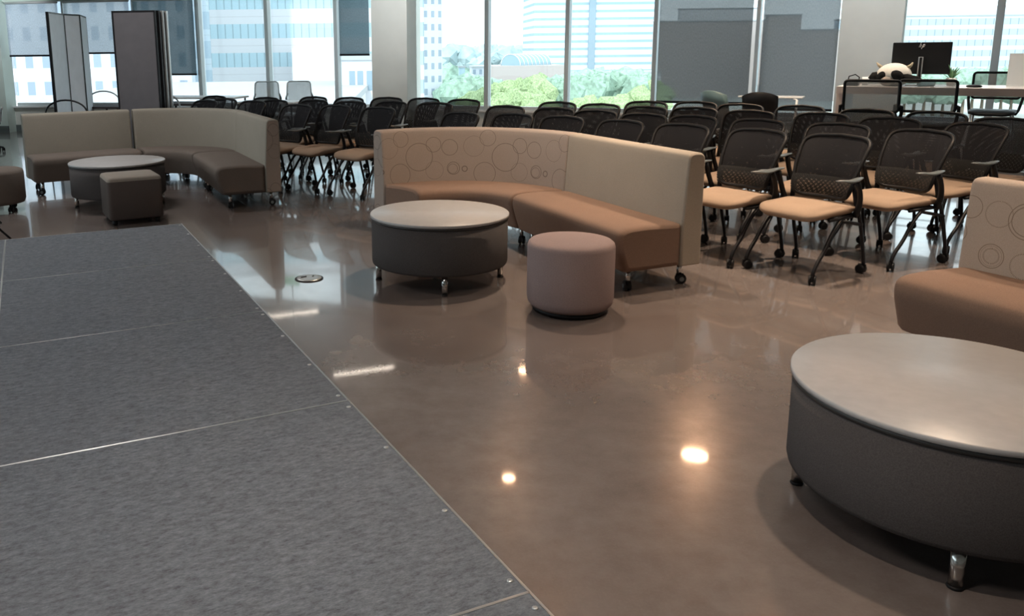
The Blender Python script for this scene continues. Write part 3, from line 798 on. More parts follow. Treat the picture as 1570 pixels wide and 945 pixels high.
# ------------------------------------------------------------------ counter desk at the right with stools
DZ = 1.07
dA = ray(1283, 132, DZ); dB = ray(1570, 136, DZ)
dd = (dB - dA); dd.z = 0; dd.normalize(); dn_ = Vector((-dd.y, dd.x, 0)); drz = math.atan2(dd.y, dd.x); DLn = 2.9
t = thing('counter_desk', 'long white counter height desk behind the stools, by the right pillar', 'desk', (dA.x, dA.y, 0), drz)
MB().box((DLn / 2, .375, DZ - .035), (DLn, .75, .07), mi=0).build('worktop', 'white_top', t, bevel=.004)
MB().box((DLn / 2, -.004, DZ - .042), (DLn, .012, .075)).build('front_edge_band', 'desk_edge', t)
for x in (.03, DLn - .03):
    MB().box((x, .375, (DZ - .07) / 2), (.06, .70, DZ - .07)).build('end_panel', 'desk_edge' if x < 1 else 'white_top', t, bevel=.003)
MB().box((DLn / 2, .70, .14), (DLn - .12, .03, .08)).build('stretcher', 'white_top', t)
def onDesk(u, v, z, dep=None):
    p = ray(u, v, z) if abs(z - CH) > .12 else None
    return p
def desk_at(s_, dpt): q = dA + dd * s_ + dn_ * dpt; return Vector((q.x, q.y, DZ))
def desk_for(u, dpt):
    "point on the worktop, dpt behind its front edge, in pixel column u"
    d = rdir(u, 120); lo = -1.; hi = 4.
    for _ in range(50):
        mid = (lo + hi) / 2; q = desk_at(mid, dpt)
        if q.x / q.y < d.x / d.y: lo = mid
        else: hi = mid
    return desk_at(lo, dpt)
# monitor (back towards the camera)
q = desk_for(1409, .45)
t = thing('computer_monitor', 'black computer monitor seen from behind on the counter', 'monitor', q, drz + .05)
MB().box((0, 0, .285), (.54, .03, .335)).build('housing', 'black_plastic', t, bevel=.008)
MB().box((0, -.035, .19), (.045, .02, .22)).build('stand_column', 'silver', t, bevel=.004)
MB().box((0, -.046, .19), (.022, .004, .21)).build('cable_channel', 'black_plastic', t)
MB().box((0, -.02, .006), (.24, .18, .012)).build('foot', 'silver', t, bevel=.004)
# maker's mark: two slanted letters in a line
mb = MB()
def stroke(x0, z0, x1, z1, r=.0035): mb.tube([(x0, -.0165, z0), (x1, -.0165, z1)], r, 6)
zb = .40
stroke(-.028, zb, -.012, zb + .05); stroke(-.02, zb + .024, -.008, zb + .028); stroke(-.008, zb + .028, -.017, zb)
stroke(-.006, zb - .018, .012, zb + .03); stroke(.012, zb + .03, .024, zb + .028); stroke(.024, zb + .028, .016, zb + .004); stroke(.016, zb + .004, .004, zb + .004)
mb.build('logo', 'silver', t)
# plush cow head
simple('plush_white', (.72, .70, .64), .95, spec=.1, var=.06, vscale=30)
simple('plush_black', (.012, .012, .012), .9, spec=.1)
simple('horn_tan', (.42, .36, .25), .6)
simple('plush_grey', (.22, .20, .18), .9)
q = desk_for(1370, .22)
t = thing('cow_head', 'white and black plush cow head lying on the counter before the monitor', 'plush toy', q, drz - .1)
MB().ell((0, 0, .115), (.165, .15, .125)).build('head', 'plush_white', t)
MB().ell((-.03, -.115, .055), (.075, .06, .055)).build('muzzle', 'plush_grey', t)
for sx_ in (-1, 1):
    MB().tube([(sx_ * .12, 0, .19), (sx_ * .15, 0, .215), (sx_ * (.175 if sx_ < 0 else .165), 0, .245)], [.022, .016, .006]).build('horn', 'horn_tan', t)
MB().ell((-.085, -.105, .105), (.06, .05, .048), mat=Matrix.Rotation(-.7, 3, 'Y')).build('eye_patch', 'plush_black', t)
MB().ell((.055, -.12, .115), (.068, .05, .05), mat=Matrix.Rotation(.5, 3, 'Y')).build('eye_patch', 'plush_black', t)
MB().tube([(-.12, -.02, .12), (-.17, -.05, .10), (-.20, -.06, .06)], [.035, .05, .04]).build('ear', 'plush_black', t)
MB().tube([(.10, -.08, .10), (.17, -.07, .075), (.24, -.07, .07), (.27, -.07, .06)], [.04, .045, .035, .02]).build('ear', 'plush_black', t)
# phone, mouse, paper roll, cup, plant, white board
q = desk_for(1308, .15)
t = thing('desk_phone', 'small black phone with a looped cord at the left end of the counter', 'phone', q, drz)
MB().box((0, 0, .02), (.12, .10, .04)).build('phone_body', 'black_plastic', t, bevel=.008)
MB().tube([(-.05, 0, .045), (-.04, 0, .10), (.02, 0, .12), (.06, 0, .09), (.055, 0, .03)], .006).build('cord', 'black_plastic', t)
q = desk_for(1327, .3)
t = thing('clear_cup', 'small clear cup between the phone and the cow head', 'cup', q)
MB().lathe([(.028, 0), (.034, .09), (.031, .09), (.026, .005)], (0, 0, 0), 20).build('cup_body', 'white_plastic', t)
q = desk_for(1495, .12)
t = thing('computer_mouse', 'flat black mouse lying on the counter right of the monitor', 'computer mouse', q, drz)
MB().ell((0, 0, .012), (.07, .045, .018)).build('mouse_body', 'black_plastic', t)
simple('paper_blue', (.25, .45, .55), .5)
q = desk_for(1418, .2)
tag(MB().tube([(-.06, 0, .03), (.10, 0, .03)], .03, 16).build('paper_roll', 'paper_blue'), 'pale blue paper roll lying under the monitor', 'paper roll').location = q
simple('leaf_green', (.12, .26, .12), .6, var=.3)
q = desk_for(1459, .5)
t = thing('potted_plant', 'small leafy plant in a clear pot right of the monitor', 'plant', q)
MB().lathe([(.04, 0), (.05, .08), (.046, .08), (.038, .01)], (0, 0, 0), 16).build('pot', 'white_plastic', t)
mb = MB()
for i in range(16):
    a = i * 2.4; r_ = .05 + .05 * random.random(); h_ = .12 + .1 * random.random()
    mb.tube([(0, 0, .06), (r_ * .4 * math.cos(a), r_ * .4 * math.sin(a), h_ * .7), (r_ * math.cos(a), r_ * math.sin(a), h_)], [.003, .012, .003], 5, flat=.3)
mb.build('foliage', 'leaf_green', t)
q = desk_for(1566, .55)
t = thing('white_sign_holder', 'white upright sheet in a holder at the right edge of the counter', 'sign holder', q, drz)
MB().box((.03, 0, .17), (.30, .012, .32)).build('sheet', 'white_plastic', t)
MB().box((.03, 0, .006), (.30, .10, .012)).build('base', 'white_plastic', t)

def make_stool():
    t = thing('counter_stool', '', 'stool')
    z0 = .74
    seat_cushion(.46, .42, z0, .045, 0, .02).build('seat', 'black_plastic', t)
    hw, zb_, zt_ = .235, .87, 1.165
    loop = [(x, .215 + .03 * (z - zb_) / .3 - .03 * (x / hw) ** 2, z) for x, z in [(a, b_ + (zb_ + zt_) / 2) for a, b_ in rrect(2 * hw, zt_ - zb_, .03, 3)]]
    loop2 = []
    for i in range(len(loop)):
        a, b_ = Vector(loop[i]), Vector(loop[(i + 1) % len(loop)]); loop2.append(a)
        if (b_ - a).length > .1:
            for q_ in (.25, .5, .75):
                c_ = a.lerp(b_, q_); c_.y = .215 + .03 * (c_.z - zb_) / .3 - .03 * (c_.x / hw) ** 2; loop2.append(c_)
    MB().tube(loop2, .014, 7, closed=True).build('back_frame', 'black_plastic', t)
    mb = MB(); N = 8; vs = []
    for z in (zb_ + .01, (zb_ + zt_) / 2, zt_ - .01):
        for i in range(N + 1):
            x = -hw + .01 + (2 * hw - .02) * i / N; vs.append((x, .215 + .03 * (z - zb_) / .3 - .03 * (x / hw) ** 2, z))
    mb.add(vs, [(j * (N + 1) + i, j * (N + 1) + i + 1, (j + 1) * (N + 1) + i + 1, (j + 1) * (N + 1) + i) for j in range(2) for i in range(N)]); mb.build('back_mesh', 'grey_mesh', t)
    for sx_ in (-1, 1):
        MB().tube([(sx_ * .235, .19, .93), (sx_ * .262, .19, .92), (sx_ * .262, .18, .86), (sx_ * .24, .12, .74), (sx_ * .22, 0, .70)], .016).build('back_support', 'black_plastic', t)
        for sy_ in (-1, 1):
            MB().tube([(sx_ * .19, sy_ * .16, .70), (sx_ * .235, sy_ * .22, .0)], .013).build('leg', 'silver', t)
    mb = MB()
    P = [(.222, .205), (-.222, .205), (-.222, -.205), (.222, -.205)]
    mb.tube([(a, b_, .25) for a, b_ in P], .009, 6, closed=True); mb.build('footrest', 'silver', t)
    return t
s0 = make_stool()
s0['label'] = 'tall mesh back stool before the counter, under the cow head'; s0['group'] = 'tall stools at the counter'
def put(o, u, y, rz, v=140):
    d = rdir(u, v); o.location = (d.x / d.y * y, y, 0); o.rotation_euler = (0, 0, rz)
put(s0, 1341, 8.25, drz + PI + .05)
# seen from behind: backrest faces the camera, so the stool faces the desk
s0.rotation_euler = (0, 0, drz + PI)
s1 = copy_tree(s0); put(s1, 1427, 8.15, drz + PI - .05); s1['label'] = 'tall mesh back stool before the counter, in front of the monitor'
s2 = copy_tree(s0); put(s2, 1525, 9.75, drz - .05); s2['label'] = 'tall mesh back stool on the window side of the counter'

# ------------------------------------------------------------------ tablet arm chairs by the dark shades
def tablet_chair(u, y, rz, backmat, label):
    t = thing('tablet_chair', label, 'chair', (0, 0, 0), 0, 'white swivel chairs with tablet arms')
    put(t, u, y, rz)
    MB().lathe([(.16, .34), (.27, .40), (.30, .47), (.29, .50), (.2, .47), (.0001, .46)], (0, 0, 0), 32).build('seat_shell', 'white_plastic', t)
    mb = MB(); vs = []; N = 8
    for j in range(5):
        for i in range(N + 1):
            a = -.75 + 1.5 * i / N; r_ = .27 + .05 * j / 4; vs.append((r_ * math.sin(a) * (1 - .1 * j / 4), r_ * math.cos(a) + .03 * j, .50 + .47 * j / 4 - .05 * (abs(a) / .75) ** 2 * j / 4))
    mb.add(vs, [(j * (N + 1) + i, j * (N + 1) + i + 1, (j + 1) * (N + 1) + i + 1, (j + 1) * (N + 1) + i) for j in range(4) for i in range(N)])
    mb.build('backrest', backmat, t, solid=.02)
    MB().tube([(0, 0, .06), (0, 0, .36)], .03, 12).build('pedestal', 'silver', t)
    for k in range(5):
        a = k * 2 * PI / 5
        l = MB().tube([(0, 0, .10), (.26 * math.cos(a), .26 * math.sin(a), .065)], .014).build('base_arm', 'silver', t)
        c_ = caster_mb(1, .028, .014).build('caster', 'black_plastic', l); c_.location = (.26 * math.cos(a), .26 * math.sin(a), 0)
    MB().tube([(-.27, .05, .44), (-.36, .02, .50), (-.37, 0, .86), (-.33, -.05, .87)], .015).build('tablet_arm', 'white_plastic', t)
    MB().box((-.24, -.17, .885), (.38, .28, .022)).build('tablet', 'white_plastic', t, bevel=.008)
simple('teal_plastic', (.10, .16, .17), .4)
tablet_chair(1124, 10.6, math.radians(120), 'teal_plastic', 'white swivel chair with dark teal back, left one under the shades')
tablet_chair(1172, 10.3, math.radians(150), 'black_plastic', 'white swivel chair with black back and raised tablet arm')

# ------------------------------------------------------------------ left background: folding screens, tables, wire chairs
simple('screen_light', (.66, .72, .78), .7, var=.04)
simple('screen_dark', (.09, .085, .095), .75, var=.06)
simple('brown_panel', (.05, .04, .04), .6)
ZT = 2.0
def top_at(u, v, z=ZT): return ray(u, v, z)
P = [top_at(73, 19), top_at(95.5, 25), top_at(121.5, 28.5), top_at(130, 32)]
# keep real panel widths: walk along the rays with sensible depths
def at(u, y, v=100):
    d = rdir(u, v); return Vector((d.x / d.y * y, y))
P = [at(73.5, 10.85, 40), at(97, 11.45, 40), at(122, 11.75, 40), at(131, 12.5, 40)]
t = thing('folding_screen', 'light grey folding screen of tall panels left of the dark one', 'room divider', (P[0].x, P[0].y, 0))
for i in range(3):
    a, b_ = P[i] - P[0], P[i + 1] - P[0]; mid = (a + b_) / 2; L = (b_ - a).length; ang = math.atan2(b_.y - a.y, b_.x - a.x)
    pn = MB().box((mid.x, mid.y, 1.055), (L - .03, .03, 1.91), ang).build('panel', 'screen_light', t)
    mb = MB()
    for k_, q in ((0, a), (1, b_)):
        qq = q + (mid - q).normalized() * .009; mb.box((qq.x, qq.y, 1.055), (.016, .036, 1.95), ang)
    mb.box((mid.x, mid.y, 2.02), (L, .036, .02), ang); mb.box((mid.x, mid.y, .10), (L, .036, .02), ang)
    mb.build('panel_frame', 'black_metal', pn)
for q in P:
    c_ = caster_mb(1, .04, .018).build('caster', 'black_plastic', t); c_.location = (q.x - P[0].x, q.y - P[0].y, 0)
a, b_ = at(175, 10.25, 60), at(239, 10.2, 60)
ang = math.atan2(b_.y - a.y, b_.x - a.x); L = (b_ - a).length; nn2 = Vector((-math.sin(ang), math.cos(ang)))
t = thing('folding_screen', 'dark charcoal folding screen stacked shut behind the curved grey sofa', 'room divider', (a.x, a.y, 0), ang)
for i in range(4):
    pn = MB().box((L / 2 + .022 * i, .02 + .065 * i, 1.04), (L - .02, .035, 1.88)).build('panel', 'screen_dark', t)
    mb = MB()
    for x in (.0, L): mb.box((x + .022 * i, .02 + .065 * i, 1.04), (.02, .045, 1.92))
    mb.box((L / 2 + .022 * i, .02 + .065 * i, 1.99), (L, .045, .02)); mb.box((L / 2 + .022 * i, .02 + .065 * i, .10), (L, .045, .02))
    mb.build('panel_frame', 'black_metal' if i < 2 else 'silver', pn)
for x in (.06, L - .06):
    for y in (.02, .21):
        c_ = caster_mb(1, .04, .018).build('caster', 'black_plastic', t); c_.location = (x, y, 0)

def desk_table(u, y, rz, w, d, h, top, label, panel=None):
    t = thing('side_table', label, 'table'); put(t, u, y, rz)
    MB().box((0, 0, h - .015), (w, d, .03)).build('tabletop', top, t, bevel=.004)
    for sx_ in (-1, 1):
        for sy_ in (-1, 1):
            MB().tube([(sx_ * (w / 2 - .05), sy_ * (d / 2 - .05), 0), (sx_ * (w / 2 - .05), sy_ * (d / 2 - .05), h - .03)], .016).build('leg', 'black_metal', t)
    if panel: MB().box((0, -d / 2 + .02, h * .72), (w - .06, .015, h * .4)).build('modesty_panel', panel, t)
    return t
desk_table(170, 12.6, -.25, .62, .6, .74, 'brown_panel', 'dark brown table left of the dark folding screen', 'brown_panel')
desk_table(285, 12.8, -.25, .75, .6, .76, 'brown_panel', 'dark brown table right of the dark folding screen', 'brown_panel')
desk_table(298, 14.2, -.25, 1.7, .6, .78, 'white_top', 'long white table under the left windows')
desk_table(415, 13.3, -.28, 1.0, .6, .74, 'white_top', 'pale table in front of the two white chairs')

def white_chair(u, y, rz, label):
    t = thing('white_task_chair', label, 'chair', (0, 0, 0), 0, 'white mesh chairs by the left window'); put(t, u, y, rz)
    seat_cushion(.46, .44, .47, .05).build('seat', 'white_plastic', t)
    hw, zb_, zt_ = .20, .66, 1.0
    pts = []
    for a, b_ in rrect(2 * hw, zt_ - zb_, .05, 4):
        z = b_ + (zb_ + zt_) / 2; x = a * (1 + .1 * (zt_ - z) / .34); pts.append((x, .22 - .04 * (x / hw) ** 2, z))
    MB().tube(pts, .011, 7, closed=True).build('back_frame', 'alu_frame', t)
    vs = [(x, .22 - .04 * (x / hw) ** 2, z) for z in (zb_ + .01, zt_ - .01) for x in (-hw, -hw / 2, 0, hw / 2, hw)]
    MB().add(vs, [(i, i + 1, i + 6, i + 5) for i in range(4)]).build('back_mesh', 'white_mesh', t)
    for sx_ in (-1, 1):
        MB().tube([(sx_ * .205, .20, .80), (sx_ * .235, .20, .72), (sx_ * .22, .14, .48), (sx_ * .2, .05, .42)], .016).build('back_support', 'black_plastic', t)
        for sy_ in (-1, 1):
            MB().tube([(sx_ * .2, sy_ * .15, .42), (sx_ * .25, sy_ * .22, .0)], .012).build('leg', 'alu_white', t)
white_chair(405, 14.3, -.1, 'white mesh chair by the left window, left one of the pair')
white_chair(455, 14.3, -.1, 'white mesh chair by the left window, right one of the pair')

def wire_chair(u, y, rz, label, w=.5, top=.86, mat='black_metal'):
    t = thing('hoop_back_chair', label, 'chair', (0, 0, 0), 0, 'hoop back chairs behind the grey sofas'); put(t, u, y, rz)
    hp = [(-w / 2, .2, .44)] + [(-w / 2 * math.cos(a), .24, top - .16 + .16 * math.sin(a)) for a in [PI * i / 14 for i in range(15)]] + [(w / 2, .2, .44)]
    MB().tube(hp, .011).build('back_hoop', mat, t)
    seat_cushion(w - .04, .44, .46, .035).build('seat', 'black_plastic', t)
    for sx_ in (-1, 1):
        for sy_ in (-1, 1):
            MB().tube([(sx_ * .2, sy_ * .17, .43), (sx_ * .23, sy_ * .21, .0)], .01).build('leg', mat, t)
wire_chair(88, 10.05, .05, 'black hoop back chair in front of the light folding screen', .5, .95)
wire_chair(152, 13.6, .1, 'thin hoop back chair between the two folding screens', .5, .90, 'silver')
wire_chair(248, 11.0, .0, 'silver hoop back chair overlapping the dark screen edge', .32, .95, 'silver')
# chair at the far left edge, only its foot and arm show
t = thing('office_chair', 'office chair cut by the left picture edge near the wall', 'chair', (0, 0, 0)); put(t, -32, 13.2, .6)
MB().tube([(0, 0, .08), (0, 0, .42)], .03).build('pedestal', 'black_metal', t)
seat_cushion(.48, .46, .48, .07).build('seat', 'black_plastic', t)
MB().box((0, .24, .78), (.42, .04, .45)).build('backrest', 'black_plastic', t, bevel=.015)
for k in range(5):
    a = k * 2 * PI / 5 - .6
    l = MB().tube([(0, 0, .12), (.29 * math.cos(a), .29 * math.sin(a), .065)], .015).build('base_arm', 'black_metal', t)
    c_ = caster_mb(1, .03, .016).build('caster', 'black_plastic', l); c_.location = (.29 * math.cos(a), .29 * math.sin(a), 0)
MB().tube([(.27, .1, .45), (.30, .08, .66), (.28, -.12, .68)], .018).build('armrest', 'white_plastic', t)

# ------------------------------------------------------------------ the city outside, haze put into its pale colours
GZ = -18.
simple('city_ground', (.42, .44, .42), .9, var=.2, vscale=.03)
MBg = MB(); MBg.box((40, 620, GZ - .5), (1800, 1180, 1)); struct(MBg.build('ground', 'city_ground'))
def bands(name, wall, glass, pitch, frac, off=0., mull_w=0., gap_lo=None):
    "facade material: ribbon windows between wall bands; windows split every mull_w metres"
    mt, nt, b = newmat(name)
    b.inputs['Roughness'].default_value = .6; b.inputs['Specular IOR Level'].default_value = .2
    tc = nd(nt, 'ShaderNodeTexCoord'); s = nd(nt, 'ShaderNodeSeparateXYZ'); lk(nt, tc.outputs['Object'], s.inputs[0])
    z = math_n(nt, 'FLOORED_MODULO', math_n(nt, 'ADD', s.outputs[2], off), pitch)
    isg = math_n(nt, 'LESS_THAN', z, pitch * frac)
    line = math_n(nt, 'LESS_THAN', math_n(nt, 'ABSOLUTE', math_n(nt, 'SUBTRACT', z, pitch * (frac + (1 - frac) * .5))), pitch * .012)
    c = mixc(nt, math_n(nt, 'MULTIPLY', line, .35), wall, tuple(x * .6 for x in wall))
    g = glass
    if mull_w:
        x = math_n(nt, 'FLOORED_MODULO', s.outputs[0], mull_w)
        il = math_n(nt, 'LESS_THAN', x, mull_w * .12)
        gg = mixc(nt, il, glass, tuple(x_ * .6 for x_ in glass))
        c = mixc(nt, isg, c, gg)
    else: c = mixc(nt, isg, c, glass)
    lk(nt, c, b.inputs['Base Color'])
def grid(name, wall, glass, pz, px, fz, fx, offz=0., offx=0.):
    mt, nt, b = newmat(name)
    b.inputs['Roughness'].default_value = .6; b.inputs['Specular IOR Level'].default_value = .2
    tc = nd(nt, 'ShaderNodeTexCoord'); s = nd(nt, 'ShaderNodeSeparateXYZ'); lk(nt, tc.outputs['Object'], s.inputs[0])
    z = math_n(nt, 'LESS_THAN', math_n(nt, 'FLOORED_MODULO', math_n(nt, 'ADD', s.outputs[2], offz), pz), pz * fz)
    x = math_n(nt, 'LESS_THAN', math_n(nt, 'FLOORED_MODULO', math_n(nt, 'ADD', s.outputs[0], offx), px), px * fx)
    lk(nt, mixc(nt, math_n(nt, 'MULTIPLY', x, z), wall, glass), b.inputs['Base Color'])
bands('ribbon_white', (.60, .60, .62), (.40, .54, .60), 3.9, .5, 2.05, 1.05)
bands('ribbon_tower', (.60, .64, .70), (.30, .42, .52), 3.7, .36)
bands('ribbon_low', (.52, .60, .66), (.40, .50, .58), 3.75, .6, 0, 3.0)
grid('tower_grid', (.55, .58, .64), (.28, .34, .42), 3.0, 1.9, .5, .45)
simple('pale_blue_wall', (.42, .56, .64), .8); simple('hall_glass', (.26, .38, .44), .6); simple('white_wall', (.62, .63, .66), .8); simple('brick_pale', (.40, .36, .35), .8, var=.06)
simple('roof_grey', (.4, .42, .44), .8); simple('dark_glass', (.25, .33, .40), .4)  # plain darker blue-grey for the annex windows and the tower pier
def zpx(v, D, u=785):
    d = rdir(u, v); return CH + d.z / d.y * D
def xpx(u, D, v=80):
    d = rdir(u, v); return d.x / d.y * D
def block(name, label, D, u0, u1, vtop, depth, mat, parts=(), rz=0., cat='building', sidemat=None):
    x0, x1 = xpx(u0, D), xpx(u1, D); z1 = zpx(vtop, D, (u0 + u1) / 2) if vtop is not None else 30
    t = thing(name, label, cat, ((x0 + x1) / 2, D + depth / 2, GZ), rz)
    H = z1 - GZ; w_ = x1 - x0
    MB().box((0, 0, H / 2), (w_, depth, H)).build('facade', mat, t)
    MB().box((0, 0, H + .25), (w_ + .4, depth + .4, .5)).build('parapet', 'roof_grey', t)
    return t, w_, H
# B1 white ribbon window building behind the left windows
D = 118
t, w_, H = block('office_building', 'white office building with ribbon windows outside the left windows', D, 322, 650, None, 30, 'ribbon_white')
t2 = MB().box((xpx(452, D - 3) - t.location.x + (xpx(530, D - 3) - xpx(452, D - 3)) / 2, -18, (zpx(70, D - 3) - GZ) / 2), (xpx(530, D - 3) - xpx(452, D - 3), 6, zpx(70, D - 3) - GZ)).build('annex_wall', 'white_wall', t)
t, w_, H = block('office_building', 'narrow glazed corner block at the left of the white ribbon building', 112, 295, 320, None, 1.5, 'ribbon_low')
t, w_, H = block('office_building', 'white building with few square windows behind the pale shades', 95, -60, 292, None, 1.5, 'tower_grid')
t, w_, H = block('low_building', 'low white annex with three windows beside the middle pillar', 80, 520, 585, 92, 12, 'white_wall')
for i, (uu, vv) in enumerate(((535, 106), (547.5, 106), (562, 106))):
    MB().box((xpx(uu + 4, 80) - t.location.x, -6.02, zpx(121, 80) - GZ), (xpx(uu + 9, 80) - xpx(uu, 80), .06, zpx(106, 80) - zpx(136, 80))).build('window', 'dark_glass', t)
# roof deck seen low in the left windows
t, w_, H = block('low_building', 'flat pale roof deck below the left windows', 48, -120, 520, None, 45, 'white_wall')
t.scale = (1, 1, 1); 
for ch in list(t.children):
    if ch.name.startswith('facade'):
        for v in ch.data.vertices:
            if v.co.z > 1: v.co.z = (zpx(150, 70, 300) - GZ)
    else:
        for v in ch.data.vertices: v.co.z += (zpx(150, 70, 300) - GZ) - H
# B2 tower right of the middle pillar
D = 200
x0, x1, x2 = xpx(640, D), xpx(650.5, D), xpx(679, D)
t = thing('office_tower', 'beige tower with small square windows right of the middle pillar', 'building', (x1, D, GZ), math.radians(28))
ww = (x2 - x1) / math.cos(math.radians(28)) ; Ht = 70
MB().box((ww / 2, 3, Ht / 2), (ww, 6, Ht)).build('facade', 'tower_grid', t)
MB().box((-4.1, 3.2, Ht / 2), (8.2, 5.9, Ht)).build('side_wing', 'pale_blue_wall', t)  # blank side wall, shade and haze put into its pale blue
# B3 striped tower
D = 430
t, w_, H = block('office_tower', 'striped high-rise with blue ribbon windows outside the middle windows', D, 818, 1003, None, 40, 'ribbon_tower')
MB().box((xpx(906, D) - xpx(910.5, D), -20.6, H / 2), (3.2, 1.2, H)).build('pier', 'dark_glass', t)
# skyline behind the dark shades
t, w_, H = block('office_building', 'long block seen through the dark shades, left part', 330, 1003, 1190, 33, 3, 'brick_pale')
t, w_, H = block('office_building', 'set back upper block seen through the left dark shade', 360, 1040, 1165, 14, 3, 'white_wall')
t, w_, H = block('office_building', 'block with lower right wing seen through the right dark shade', 300, 1175, 1225, 24, 3, 'brick_pale')
t, w_, H = block('office_building', 'lower wing seen through the right dark shade beside the pillar', 300, 1225, 1380, 46, 40, 'brick_pale')
# B4 banded building behind the counter
t, w_, H = block('office_building', 'banded pale office building outside the rightmost window', 310, 1360, 1700, 24, 40, 'ribbon_low')
MB().box((0, 0, H + 2.0), (w_ * .8, 20, 4)).build('penthouse', 'white_wall', t)
# barrel roof hall
D = 300
x0, x1 = xpx(772, D), xpx(842, D); z0 = zpx(100, D); z1 = zpx(83.5, D); r_ = z1 - z0
t = thing('market_hall', 'hall with glass barrel roof beyond the green trees', 'building', ((x0 + x1) / 2, D, GZ))
L = x1 - x0; pts = []
mb = MB(); n = 12; vs = []
for xx in (-L / 2, L / 2):
    for i in range(n + 1):
        a = PI * i / n; vs.append((xx, -r_ * 1.2 * math.cos(a), z0 - GZ + r_ * math.sin(a)))
fs = [(i, i + 1, n + 1 + i + 1, n + 1 + i) for i in range(n)] + [tuple(range(n + 1)), tuple(reversed(range(n + 1, 2 * n + 2)))]
mb.add(vs, fs, 0, False); mb.build('barrel_roof', 'hall_glass', t).rotation_euler = (0, 0, .7)
x0b, x1b = xpx(735, D), xpx(860, D)
MB().box(((x0b + x1b) / 2 - t.location.x, 0, (z0 - GZ) / 2), (x1b - x0b, 24, z0 - GZ)).build('hall_walls', 'brick_pale', t)
mb = MB()
for i in range(9):
    mb.tube([((i - 4) * L / 8, -r_ * 1.23 * math.cos(PI * k / 12), z0 - GZ + r_ * 1.03 * math.sin(PI * k / 12)) for k in range(13)], .16, 5)
mb.build('roof_ribs', 'white_wall', t).rotation_euler = (0, 0, .7)
t, w_, H = block('low_building', 'small beige building left of the barrel roof hall', 260, 725, 745, 104, 12, 'tower_grid')
t, w_, H = block('low_building', 'slim grey mast block among the trees left of the hall', 240, 704, 713, 104, 3, 'pale_blue_wall')
t, w_, H = block('low_building', 'low pale building behind the trees under the striped tower', 240, 985, 1015, 112, 10, 'white_wall')

# trees
simple('leaf_bright', (.33, .42, .23), .85, spec=.1, var=.4, vscale=3)
simple('leaf_cool', (.30, .42, .34), .85, spec=.1, var=.3, vscale=1.2)
simple('leaf_far', (.36, .46, .48), .9, spec=.05, var=.2, vscale=.3)  # distance haze put into the pale bluish leaf colour
simple('bark', (.2, .16, .12), .9)
def ico(mb, c, r):
    t_ = (1 + 5 ** .5) / 2; V = [(-1, t_, 0), (1, t_, 0), (-1, -t_, 0), (1, -t_, 0), (0, -1, t_), (0, 1, t_), (0, -1, -t_), (0, 1, -t_), (t_, 0, -1), (t_, 0, 1), (-t_, 0, -1), (-t_, 0, 1)]
    F = [(0, 11, 5), (0, 5, 1), (0, 1, 7), (0, 7, 10), (0, 10, 11), (1, 5, 9), (5, 11, 4), (11, 10, 2), (10, 7, 6), (7, 1, 8), (3, 9, 4), (3, 4, 2), (3, 2, 6), (3, 6, 8), (3, 8, 9), (4, 9, 5), (2, 4, 11), (6, 2, 10), (8, 6, 7), (9, 8, 1)]
    k_ = r / 1.9
    mb.add([(c[0] + a * k_ * random.uniform(.7, 1.3), c[1] + b__ * k_ * random.uniform(.7, 1.3), c[2] + d_ * k_ * random.uniform(.7, 1.3)) for a, b__, d_ in V], F, 0, False)
def crown(seed, mat, n=420, R=5.):
    random.seed(seed); mb = MB()
    lobes = []
    for i in range(11):
        a = random.random() * 2 * PI; z = random.uniform(-.35, .85); rr = math.sqrt(1 - z * z) * random.uniform(.35, .72)
        lobes.append(((R * rr * math.cos(a), R * rr * math.sin(a), R * .62 * z), R * random.uniform(.28, .46)))
    for i in range(n):
        (lx, ly, lz), lr = lobes[i % len(lobes)]
        a = random.random() * 2 * PI; z = random.uniform(-.7, 1); rr = math.sqrt(max(0, 1 - z * z)); q = lr * random.uniform(.7, 1.12)
        ico(mb, (lx + q * rr * math.cos(a), ly + q * rr * math.sin(a), lz + q * z), R * random.uniform(.04, .10))
    for (l_, lr) in lobes: ico(mb, l_, lr * 1.5)
    return mb.build('foliage', mat)
protos = {}
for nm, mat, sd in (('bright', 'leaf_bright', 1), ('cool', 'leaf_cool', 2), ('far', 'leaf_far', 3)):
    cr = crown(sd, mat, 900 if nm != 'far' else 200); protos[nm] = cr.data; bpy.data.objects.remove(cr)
trunk_me = None
def tree(u, vtop, D, R, kind, label, group):
    global trunk_me
    z1 = zpx(vtop, D, u); s_ = R / 5.
    t = thing('tree', label, 'tree', (xpx(u, D), D, GZ), random.random() * 6, group)
    f_ = bpy.data.objects.new('foliage', protos[kind]); C.objects.link(f_); f_.parent = t
    f_.location = (0, 0, z1 - GZ - R * .85); f_.scale = (s_, s_, s_)
    if trunk_me is None:
        o = MB().tube([(0, 0, 0), (.1, 0, .5), (0, .1, 1)], [.5, .35, .25], 8).build('trunk', 'bark', t); trunk_me = o.data
    else:
        o = bpy.data.objects.new('trunk', trunk_me); C.objects.link(o); o.parent = t
    o.scale = (s_, s_, max(1, z1 - GZ - R))
random.seed(11)
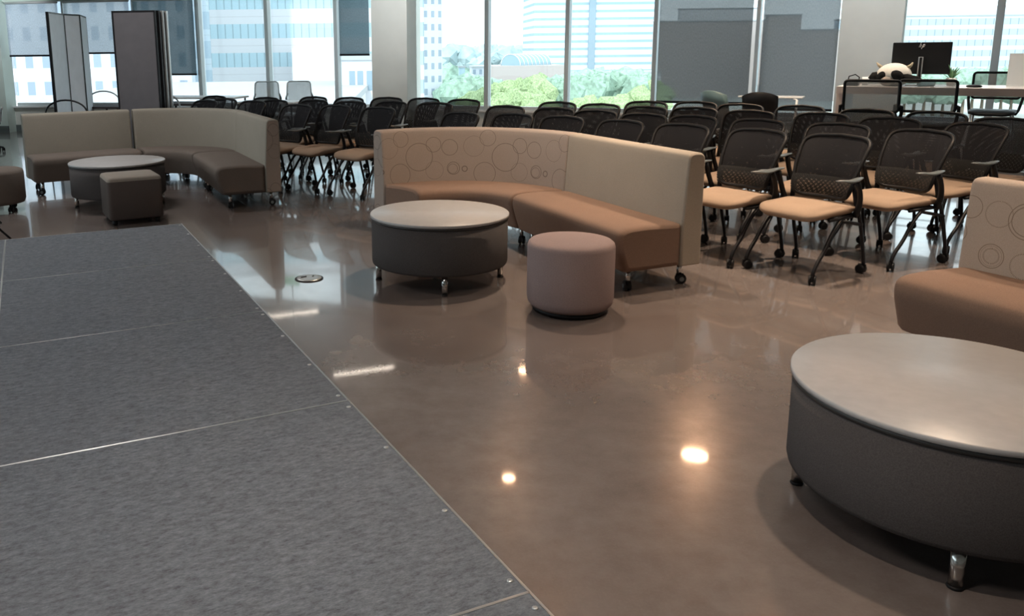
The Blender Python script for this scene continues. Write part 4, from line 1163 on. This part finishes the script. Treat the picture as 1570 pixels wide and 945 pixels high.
tl = [(768, 128, 170, 5.0, 'bright', 'bright green tree at the left end of the grove by the mullion'), (792, 121, 180, 5.5, 'bright', 'bright rounded tree below the barrel roof hall'), (812, 118, 185, 5.5, 'bright', 'tall bright tree right below the barrel roof'),
      (835, 113, 195, 5.5, 'bright', 'tallest bright tree left of the second city mullion'), (855, 122, 190, 5, 'cool', 'bluish green tree touching the second city mullion'), (780, 140, 150, 4.5, 'bright', 'low bright bush tree nearest the sill, left'),
      (820, 143, 150, 4.5, 'bright', 'low bright bush tree nearest the sill, middle'), (885, 118, 200, 5.5, 'cool', 'bluish tree just right of the second city mullion'), (905, 112, 210, 5.5, 'cool', 'bluish tree before the left half of the striped tower'),
      (930, 110, 215, 6, 'cool', 'broad tree before the centre of the striped tower'), (955, 109, 215, 6, 'cool', 'broad tree before the right half of the striped tower'), (980, 116, 205, 5.5, 'cool', 'tree at the right foot of the striped tower'),
      (998, 122, 200, 5.5, 'bright', 'bright tree beside the left dark shade'), (890, 148, 150, 4, 'bright', 'low bright shrub tree under the bluish trees, left'), (940, 146, 150, 4.5, 'bright', 'low bright shrub tree under the striped tower'), (985, 142, 150, 4.5, 'bright', 'low bright shrub tree at the right of the grove'),
      (690, 104, 260, 7, 'cool', 'pale tree right of the beige tower'), (700, 128, 200, 6, 'cool', 'tree low between the beige tower and the mullion'), (722, 118, 220, 6, 'cool', 'tree left of the first city mullion'), (735, 138, 180, 5, 'bright', 'low bright tree left of the first city mullion'), (752, 124, 230, 4, 'cool', 'small bluish tree right of the first city mullion')]
for (u, v, D, R, kd, lb) in tl: tree(u, v, D, R, kd, lb, 'street trees in the grove')
for i in range(26):
    u = 676 + i * 7.2
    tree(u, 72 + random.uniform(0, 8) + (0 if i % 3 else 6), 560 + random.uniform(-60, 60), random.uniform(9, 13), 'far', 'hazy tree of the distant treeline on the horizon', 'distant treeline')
for i in range(12):
    tree(1395 + i * 15, 112 + random.uniform(-6, 8), 230, 5, 'cool', 'pale tree below the banded building outside the right window', 'trees outside the right window')
hill = thing('distant_hill', 'pale wooded hill along the horizon', 'hill', (100, 800, GZ))
mb = MB(); vs = []; n = 40
for i in range(n + 1):
    x = -500 + 1000 * i / n; z = 17 + 3 * math.sin(i * .7) + 2 * math.sin(i * 1.9); vs += [(x, -40, 0), (x, 0, z), (x, 60, 0)]
fs = []
for i in range(n): fs += [(i * 3, (i + 1) * 3, (i + 1) * 3 + 1, i * 3 + 1), (i * 3 + 1, (i + 1) * 3 + 1, (i + 1) * 3 + 2, i * 3 + 2)]
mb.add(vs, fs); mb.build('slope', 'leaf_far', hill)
